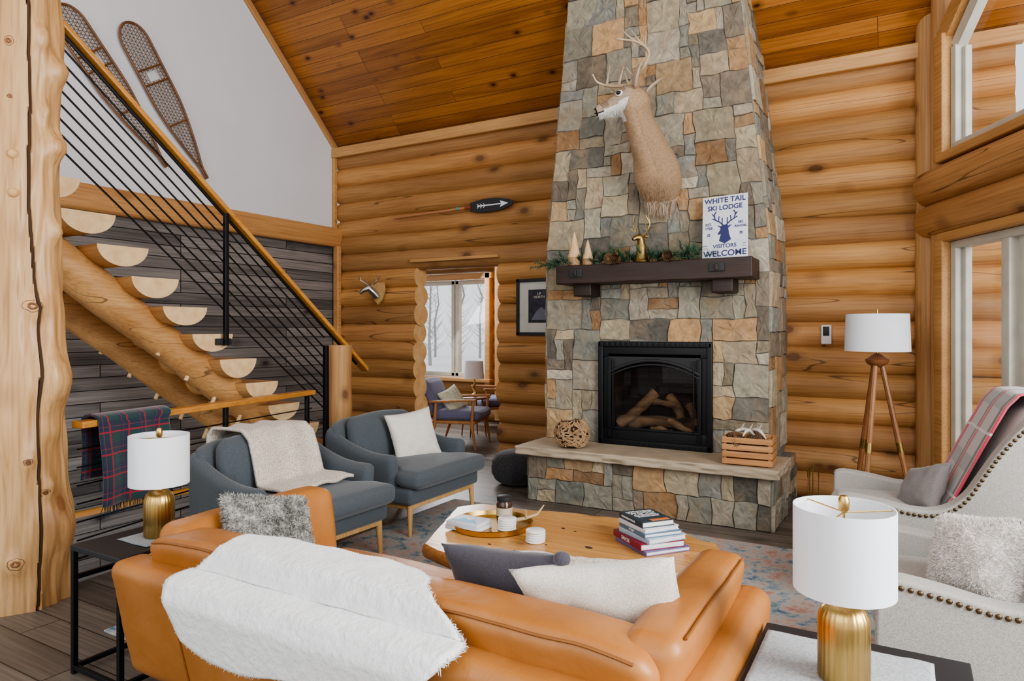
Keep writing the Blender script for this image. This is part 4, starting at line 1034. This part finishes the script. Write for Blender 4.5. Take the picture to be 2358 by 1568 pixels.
# ------------------------------------------------------------ sofa
SOL=(-1.53,2.03,0)
so=T('leather_sofa','caramel leather sofa with rounded padded arms','sofa',SOL,0)
def lean(ax,k,z0,droop=0):
    def f(p):
        q=p.copy()
        if ax=='y': q.y+=k*(p.z-z0)
        else: q.x+=k*(p.z-z0)
        q+=noise.noise_vector(p*3.2)*.006+noise.noise_vector(p*10)*.003
        if droop and p.z>.5: q.z-=droop*max(0,(abs(p.x)-.75)/.27)**2
        return q
    return f
mesh('seat_base',rbox(2.1,.84,.18,.04,(0,.02,.22),n=6),LEATH,parent=so)
mesh('back_shell',rbox(2.24,.17,.47,.05,(0,-.42,.385),n=30,puff=.008,fn=lean('y',-.22,.4)),LEATH,parent=so)
for x in (-.72,0,.72): mesh('shell_seam',tube([(x,-.42-.088-.22*(z-.4),z) for z in linsp(.2,.58,8)],.005,6),SEAMM,parent=so)
for s in(-1,1):
    mesh('back_cushion',rbox(1.005,.22,.32,.045,(s*.50,-.33,.56),n=22,puff=.010,fn=lean('y',-.25,.6,.03)),LEATH,parent=so)
    mesh('arm_shell',rbox(.14,.90,.45,.055,(s*1.045,.03,.385),n=18,puff=.01,fn=lean('x',s*.10,.4)),LEATH,parent=so)
    mesh('arm_cushion',rbox(.17,.82,.34,.05,(s*.945,.02,.56),n=18,puff=.012,fn=lean('x',s*.18,.55)),LEATH,parent=so)
    mesh('seat_cushion',rbox(.84,.70,.16,.06,(s*.425,.10,.38),n=10,puff=.03,fn=lean('x',0,0)),LEATH,parent=so)
    for y in (-.36,.38): mesh('leg',tube([(s*.98,y,.16),(s*1.0,y,.002)],[.025,.018],8),WALN,parent=so)
    lf=lean('y',-.25,.6,.03)
    mesh('seam_piping',tube([lf(Vector((s*.50+x,-.33-.100,.708))) for x in linsp(-.46,.46,24)],.0045,6),SEAMM,parent=so)
    lf2=lean('x',s*.18,.55)
    mesh('seam_piping',tube([lf2(Vector((s*.945+s*.075,y,.720))) for y in linsp(-.32,.37,16)],.0045,6),SEAMM,parent=so)
sk=T('sheepskin','white fluffy sheepskin draped over sofa back','sheepskin',SOL,0)
SP=[(-.30,.735),(-.36,.745),(-.42,.745),(-.475,.735),(-.495,.70),(-.505,.655),(-.59,.635),(-.615,.59),(-.60,.50),(-.585,.42)]
def skf(u,v):
    uu=2*u-1; vv=2*v-1; m=max(abs(uu),abs(vv)); th_=math.atan2(vv,uu)
    L=math.hypot(uu,vv); k=m/L if L>1e-6 else 0
    kk=.30+.70*k
    wob=1+.09*math.sin(th_*3+.6)*m*m+.05*math.sin(th_*6+2)*m*m
    a=uu*kk*wob; b_=vv*kk*wob
    x=-.095+.555*a; s=.50+.50*b_
    y,z=pl(SP,min(1,max(0,s)))
    return Vector((x,y,z+.005*noise.noise(Vector((x*9,s*9,0)))))
V,F,UV=grid(skf,70,56)
mesh('hide',(V,F),FURW,parent=sk,fixn=False,ang=180).modifiers.new('s','SOLIDIFY').thickness=.016
mid=F[len(F)//2+10]; nn=(V[mid[1]]-V[mid[0]]).cross(V[mid[3]]-V[mid[0]])
F2=[f[::-1] for f in F] if (nn.z-nn.y)<0 else F
q=mesh('fleece_pile',fur(V,F2,95000,.019,.0015,.15,.95,5,1.1),FURW,parent=sk,smooth=False,fixn=False); q['kind']='stuff'
dp=cushion('throw_pillow','dark charcoal cushion with knotted corner on sofa','pillow',CHAR,.50,.44,.18,(-1.10,1.97,.60),orient((.05,.88,.42),roll=-.12))
mesh('corner_knot',ell((-.235,.205,.0),(.028,.024,.024),12,8),CHAR,parent=dp)
cushion('throw_pillow','large cream cushion leaning on sofa corner','pillow',CREAM,.50,.48,.18,(-.77,1.93,.62),orient((-.22,.85,.45),roll=-.22))
cushion('throw_pillow','nubby cream cushion tucked on sofa','pillow',CREAMB,.40,.40,.14,(-.92,2.06,.61),orient((-.1,.85,.45),roll=-.05))
cushion('fur_pillow','grey and white fur pillow against sofa arm','pillow',FURG,.38,.36,.13,(-2.28,1.95,.655),orient((.7,-.1,.6),roll=-.25),12000,.022,7,fw=.0018)
# ------------------------------------------------------------ rug
ru=T('area_rug','faded blue and coral oriental rug','rug',(-1.7,3.45,0))
mesh('pile',rbox(3.5,3.05,.010,.003,(0,0,.006),n=2,k=1),RUGM,parent=ru)
# ------------------------------------------------------------ coffee table
ct=T('coffee_table','live-edge pine slab coffee table with natural lobes','coffee table',(-1.5,3.15,0))
OL=[(-2.10,2.74),(-2.24,3.10),(-2.36,3.42),(-2.28,3.55),(-2.15,3.58),(-1.99,3.55),(-1.85,3.62),(-1.67,3.65),(-1.41,3.68),(-1.25,3.62),(-1.11,3.64),(-1.00,3.60),(-.91,3.50),(-.81,3.48),(-.77,3.38),(-.83,3.30),(-.92,3.26),(-.84,3.14),(-.83,3.0),(-.95,2.86),(-1.2,2.74),(-1.45,2.68),(-1.70,2.64),(-1.9,2.66)]
OL=[(x+1.5,y-3.15) for x,y in OL]; n=len(OL)
PO=[]
for i in range(n*5):
    t=i/5; k=int(t); f=t-k; a,b_,c,d=[OL[(k+j)%n] for j in(-1,0,1,2)]
    cur=[.5*((2*b_[m])+(-a[m]+c[m])*f+(2*a[m]-5*b_[m]+4*c[m]-d[m])*f*f+(-a[m]+3*b_[m]-3*c[m]+d[m])*f**3) for m in (0,1)]
    lin=[b_[m]+(c[m]-b_[m])*f for m in (0,1)]; PO.append([cur[m]*.25+lin[m]*.75 for m in (0,1)])
m_=len(PO); V=[]
cxy=(sum(p[0] for p in PO)/m_,sum(p[1] for p in PO)/m_)
for (ins,z) in ((.05,.345),(.01,.365),(.0,.39),(.006,.418),(.016,.43)):
    for i,p in enumerate(PO):
        d=Vector((cxy[0]-p[0],cxy[1]-p[1])).normalized(); e=.008*noise.noise(Vector((p[0]*12,p[1]*12,z*20))); V.append(Vector((p[0]+d.x*(ins+e),p[1]+d.y*(ins+e),z)))
b=B(); b.V=V
for r in range(4):
    for i in range(m_): b.F.append([r*m_+i,r*m_+(i+1)%m_,(r+1)*m_+(i+1)%m_,(r+1)*m_+i]);b.M.append(1);b.C.append((1,1,1))
b.F.append(list(range(m_))[::-1]);b.M.append(0);b.C.append((1,1,1)); b.F.append([4*m_+i for i in range(m_)]);b.M.append(0);b.C.append((1,1,1))
mesh('slab_top',b,[TABLET,BARK],parent=ct)
for x in (-.45,.35):
    lb=B()
    for y in (-.22,.22): lb.add(rbox(.05,.03,.335,.004,(x,y,.178),n=1))
    lb.add(rbox(.05,.46,.03,.004,(x,0,.335),n=1)); lb.add(rbox(.05,.46,.02,.004,(x,0,.022),n=1)); mesh('leg',lb,BLACK,parent=ct)
for x,y,r in ((-.10,.18,.012),(-.02,.16,.009),(-.30,-.25,.010),(.15,-.05,.02),(-.05,-.12,.008)): mesh('bark_inclusion',lathe([(r,.4302),(r*.9,.4308)],10,c=(x,y,0),fn=lambda r,z,a:r*(1+.3*math.cos(a*2+1))),CHINK,parent=ct)
TZ=.431
ty=T('round_tray','round brass tray with raised rim','tray',(-1.95,3.17,TZ))
mesh('dish',lathe([(.20,0),(.215,.004),(.222,.03),(.216,.032),(.208,.008),(.001,.006)],48),GOLD,parent=ty)
def book(name,label,w_,d_,h_,cover,loc,rz,titles=(),spine=None,group='hardcover books on coffee table'):
    t_=T(name,label,'book',loc,rz,group=group)
    mesh('pages',rbox(w_-.008,d_-.008,h_-.006,.001,(0,.0,h_/2),n=1,k=1),WHITEP,parent=t_)
    c=B(); c.add(rbox(w_,d_,.003,.0008,(0,0,.0015),n=1,k=1)); c.add(rbox(w_,d_,.003,.0008,(0,0,h_-.0015),n=1,k=1)); c.add(rbox(w_,.004,h_,.0008,(0,-d_/2,h_/2),n=1,k=1)); mesh('cover',c,cover,parent=t_)
    for s,size,x,y,m in titles: text(t_,s,size,(-y,x,h_+.0008),(0,0,pi/2),m,.0004,.0004)
    if spine: text(t_,spine[0],spine[1],(spine[3] if len(spine)>3 else 0,-d_/2-.003,h_/2),(pi/2,0,0),spine[2],.0004,.0004)
    return t_
C=lambda n,c:plain(n,c,.45)
bx,by=-1.11,3.29; z=TZ
dk=C('book_dark',(.025,.04,.055)); rd=C('book_red',(.22,.018,.04)); tl=C('book_blue',(.10,.17,.24)); bl_=C('book_blue_white',(.40,.50,.60)); pu=C('book_purple',(.16,.12,.28)); gw=C('book_greywhite',(.6,.62,.66)); orr=C('book_orange',(.7,.2,.05))
book('book','violet covered hardcover at bottom of stack',.28,.25,.020,pu,(bx+.02,by,z),-.66); z+=.0205
book('book','dark red hardcover with large spine title',.28,.24,.030,rd,(bx-.0,by,z),-.72,(),('SAVOR',.026,WHITEP,-.01)); z+=.0305
book('book','pale blue hardcover in stack',.25,.22,.024,bl_,(bx+.02,by,z),-.60); z+=.0245
book('book','navy blue hardcover in stack',.24,.21,.020,tl,(bx+.01,by,z),-.68,(),('STYLED',.014,WHITEP)); z+=.0205
book('book','grey and white hardcover in stack',.23,.20,.020,gw,(bx+.0,by,z),-.62); z+=.0205
t_=book('book','dark book on wood with white title on top',.22,.18,.028,dk,(bx-.01,by,z),-.68,(('NORWEGIAN',.024,.0,.075,WHITEP),('WOOD',.042,.0,.044,WHITEP),('CHOPPING, STACKING',.012,0,.015,WHITEP),('AND DRYING WOOD',.014,0,-.003,WHITEP),('THE SCANDINAVIAN WAY',.010,0,-.020,WHITEP)),('NORWEGIAN WOOD',.013,WHITEP,-.02))
mesh('cover_band',rbox(.03,.10,.001,.0003,(.085,.02,.0288),n=1,k=1),orr,parent=t_)
z=TZ+.008
book('book','small light book lying on brass tray',.20,.15,.022,gw,(-2.03,3.06,z),-.05,group='small books on brass tray'); z+=.0225
t_=book('book','small pastel book with snowy mountain cover on tray',.19,.145,.022,C('book_pastel',(.62,.62,.72)),(-2.03,3.06,z),.02,group='small books on brass tray')
mesh('mountain_art',([Vector(v) for v in ((-.08,-.05,.0227),(.08,-.05,.0227),(.03,.01,.0227),(.0,-.01,.0227),(-.03,.02,.0227))],[[0,1,2,3,4]]),C('art_teal',(.08,.35,.5)),parent=t_,smooth=False)
jr=T('candle_jar','amber glass candle jar with black lid','candle',(-1.95,3.30,TZ+.008))
mesh('jar',lathe([(.042,0),(.045,.006),(.045,.085),(.038,.098),(.036,.105)],24),plain('amber_glass',(.06,.025,.01),.1),parent=jr); mesh('lid',lathe([(.04,.103),(.042,.108),(.042,.128),(.038,.131)],24),BLACKM,parent=jr); mesh('paper_label',lathe([(.0458,.025),(.0458,.07)],24),plain('cream_label',(.5,.42,.33),.7),parent=jr)
def coasters(loc,n,label,g):
    for i in range(n):
        o=mesh('coaster',lathe([(.046,0),(.05,.003),(.05,.009),(.046,.012)],28),WHITEP); o.location=(loc[0]+R(-.002,.002),loc[1]+R(-.002,.002),loc[2]+.0125*i); S(o,label,'coaster',g)
coasters((-1.84,3.14,TZ+.008),5,'round white coaster stacked on brass tray','coasters on tray')
coasters((-1.62,3.05,TZ),5,'round white stone coaster stacked on table','coasters on table')
b=B(); b.add(tube([(-1.86,3.26,.455),(-1.80,3.28,.47),(-1.74,3.30,.495),(-1.71,3.32,.545)],[.011,.009,.007,.003],8)); b.add(tube([(-1.80,3.28,.47),(-1.78,3.24,.525)],[.008,.003],6)); b.add(ell((-1.87,3.255,.452),(.015,.015,.013),8,6))
S(mesh('small_antler',b,ANT),'small forked deer antler on brass tray','antler')
# ------------------------------------------------------------ lamps and side tables
def drum(r0,r1,z0,z1,seg=64):
    V,F=lathe([(r0,z0),(r1,z1),(r1-.003,z1),(r0-.003,z0)],seg); return V,F[:-2]+[[k,(k+1)%seg,3*seg+(k+1)%seg,3*seg+k] for k in range(seg)]
def tlamp(loc):
    t_=T('table_lamp','brushed gold table lamp with white drum shade','table lamp',loc,group='matching gold table lamps')
    prof=[(.060,0),(.064,.004),(.064,.150),(.062,.170),(.054,.190),(.04,.204),(.024,.210),(.022,.232),(.011,.236),(.010,.27)]
    mesh('lamp_base',lathe(prof,96,fn=lambda r,z,a:r*(1+(.015*math.cos(a*28) if r>.05 else 0))),GOLD,parent=t_,ang=60)
    mesh('lamp_shade',drum(.126,.126,.235,.458),SHADE,parent=t_)
    h=B(); h.add(tube([(0,0,.25),(0,0,.46)],.004,6))
    for k in range(3): a=k*2*pi/3+.4; h.add(tube([(0,0,.443),(.123*math.cos(a),.123*math.sin(a),.451)],.002,5))
    h.add(lathe([(.010,.447),(.014,.452),(.014,.477),(.010,.487),(.002,.489)],14)); mesh('harp_and_finial',h,GOLD,parent=t_)
    mesh('bulb',ell((0,0,.34),(.03,.03,.045),12,8),WHITEP,parent=t_)
    return t_
l1=tlamp((-.142,2.02,.571)); l1['label']='brushed gold table lamp on black side table by armchair'
l2=clone(l1,(-2.94,1.89,.567)); l2['label']='brushed gold table lamp on black side table by railing'
for nm_,x0,x1,y0,y1,lab in (('side_table',-.385,.16,1.78,2.31,'black metal side table with grey runner'),('side_table',-3.16,-2.79,1.62,2.15,'slim black metal side table beside leather sofa')):
    t_=T(nm_,lab,'side table',((x0+x1)/2,(y0+y1)/2,0),group='black side tables'); wx,wy=(x1-x0),(y1-y0)
    mesh('table_top',rbox(wx,wy,.025,.004,(0,0,.55),n=1),BLACKM,parent=t_)
    for sx in(-1,1):
        for sy in(-1,1): mesh('leg',rbox(.022,.022,.54,.002,(sx*(wx/2-.012),sy*(wy/2-.012),.271),n=1),BLACK,parent=t_)
    for s in(-1,1):
        mesh('stretcher',rbox(wx,.02,.02,.002,(0,s*(wy/2-.012),.03),n=1),BLACK,parent=t_); mesh('stretcher',rbox(.02,wy,.02,.002,(s*(wx/2-.012),0,.03),n=1),BLACK,parent=t_); mesh('stretcher',rbox(.02,wy,.02,.002,(s*(wx/2-.012),0,.42),n=1),BLACK,parent=t_)
r_=sheet('table_runner',lambda u,v:(-.37+.44*u, 1.80+.44*v,.5665+.004*abs(noise.noise(Vector((u*5,v*6,0))))),30,24,fabric('grey_linen_cloth',(.42,.44,.46),(.30,.32,.34),sc=120),None,.003); S(r_,'pale grey linen cloth spread on side table','table cloth')
r_=sheet('table_runner',lambda u,v:(-3.05+.22*u,1.76+.36*v,.5655+.001*math.sin(u*9)),10,10,fabric('grey_linen_cloth_b',(.24,.25,.26),(.17,.18,.19),sc=120),None,.002); S(r_,'grey linen cloth under table lamp','table cloth')
fl_=T('floor_lamp','tripod floor lamp with walnut legs and white shade','floor lamp',(-.19,6.05,0))
mesh('lamp_shade',drum(.232,.222,1.335,1.625),SHADE,parent=fl_)
mesh('pole',tube([(0,0,1.24),(0,0,1.66)],.007,8),BRASS,parent=fl_); mesh('hub',lathe([(.03,1.21),(.07,1.235),(.08,1.25),(.085,1.27),(.06,1.285),(.03,1.31),(.012,1.32)],20),WALN,parent=fl_)
for k in range(3):
    a=-1.9+k*2*pi/3; e=Vector((.27*math.cos(a),.27*math.sin(a),0.01)); s=Vector((.03*math.cos(a),.03*math.sin(a),1.25)); mesh('leg',tube([s,s+(e-s)*.52,e],[.019,.021,.013],8),WALN if k!=0 else wood('walnut_light',(.30,.13,.05),(.48,.24,.10),'Z',2,knots=False),parent=fl_)
    p=s+(e-s)*.5; q=s+(e-s)*.56; mesh('brass_sleeve',tube([p,q],.0235,10),BRASS,parent=fl_)
# ------------------------------------------------------------ far room furniture
BLUE2=fabric('slate_violet_fabric',(.16,.16,.26),(.10,.10,.17))
MID=wood('teak_frame',(.36,.15,.055),(.52,.26,.10),'Z',2,knots=False)
def far(loc,rz,label):
    t_=T('wood_frame_armchair',label,'armchair',loc,rz,group='mid-century chairs in far room')
    mesh('seat_cushion',rbox(.60,.62,.12,.04,(0.03,0,.42),n=6,puff=.02),BLUE2,parent=t_)
    def bf(p): q=p.copy(); q.x-=(p.z-.4)*.40; return q
    mesh('back_cushion',rbox(.12,.60,.44,.05,(-.24,0,.64),n=6,puff=.02,fn=bf),BLUE2,parent=t_)
    for s in(-1,1):
        mesh('armrest',rbox(.62,.055,.03,.012,(.0,s*.36,.61),n=3,fn=lambda p:p+Vector((0,0,.05*p.x))),MID,parent=t_)
        mesh('leg',tube([(.27,s*.36,.62),(.25,s*.35,.3),(.30,s*.36,.003)],[.016,.024,.012],8),MID,parent=t_)
        mesh('leg',tube([(-.22,s*.36,.58),(-.24,s*.35,.3),(-.34,s*.36,.003)],[.016,.024,.012],8),MID,parent=t_)
    mesh('seat_frame',rbox(.58,.70,.035,.01,(0,0,.34),n=1),MID,parent=t_); return t_
far((-5.02,7.38,0),.30,'wood-framed armchair with slate cushions and pillow')
far((-5.42,8.95,0),-2.3,'wood-framed armchair with fringed cream throw')
cushion('throw_pillow','patterned cream cushion on far armchair','pillow',plain('leaf_print',(.66,.62,.52),.9,c2=(.40,.43,.29),sc=30),.36,.34,.13,(-5.07,7.27,.60),orient((.85,-.25,.5),roll=.35))
et=T('end_table','small round teak end table on wire base','side table',(-5.30,8.12,0)); mesh('table_top',lathe([(.22,.53),(.235,.54),(.235,.555),(.22,.56)],32),WALN,parent=et)
for k in range(4): a=k*pi/2+.3; mesh('leg',tube([(.12*math.cos(a),.12*math.sin(a),.535),(.18*math.cos(a),.18*math.sin(a),.004)],[.012,.009],6),WALN,parent=et)
la=T('antler_table_lamp','small table lamp with twisted antler stem','table lamp',(-5.30,8.12,.562))
mesh('stem',tube([(0,0,0),(.03,0,.06),(-.02,.01,.12),(.02,0,.18),(0,0,.27)],[.05,.02,.02,.018,.008],8),BRASS,parent=la)
mesh('lamp_shade',drum(.145,.13,.25,.50,40),SHADE,parent=la)
t3=T('fringed_throw','cream fringed throw over far armchair','throw blanket',(-5.42,8.95,0),-2.3)
TP3=[(-.16,.54),(-.20,.62),(-.29,.84),(-.33,.905),(-.42,.90),(-.42,.70),(-.38,.5)]
sheet('woven_cloth',lambda u,v:(pl(TP3,v)[0],-.05+.3*u,pl(TP3,v)[1]),12,24,CREAMB,t3,.014)
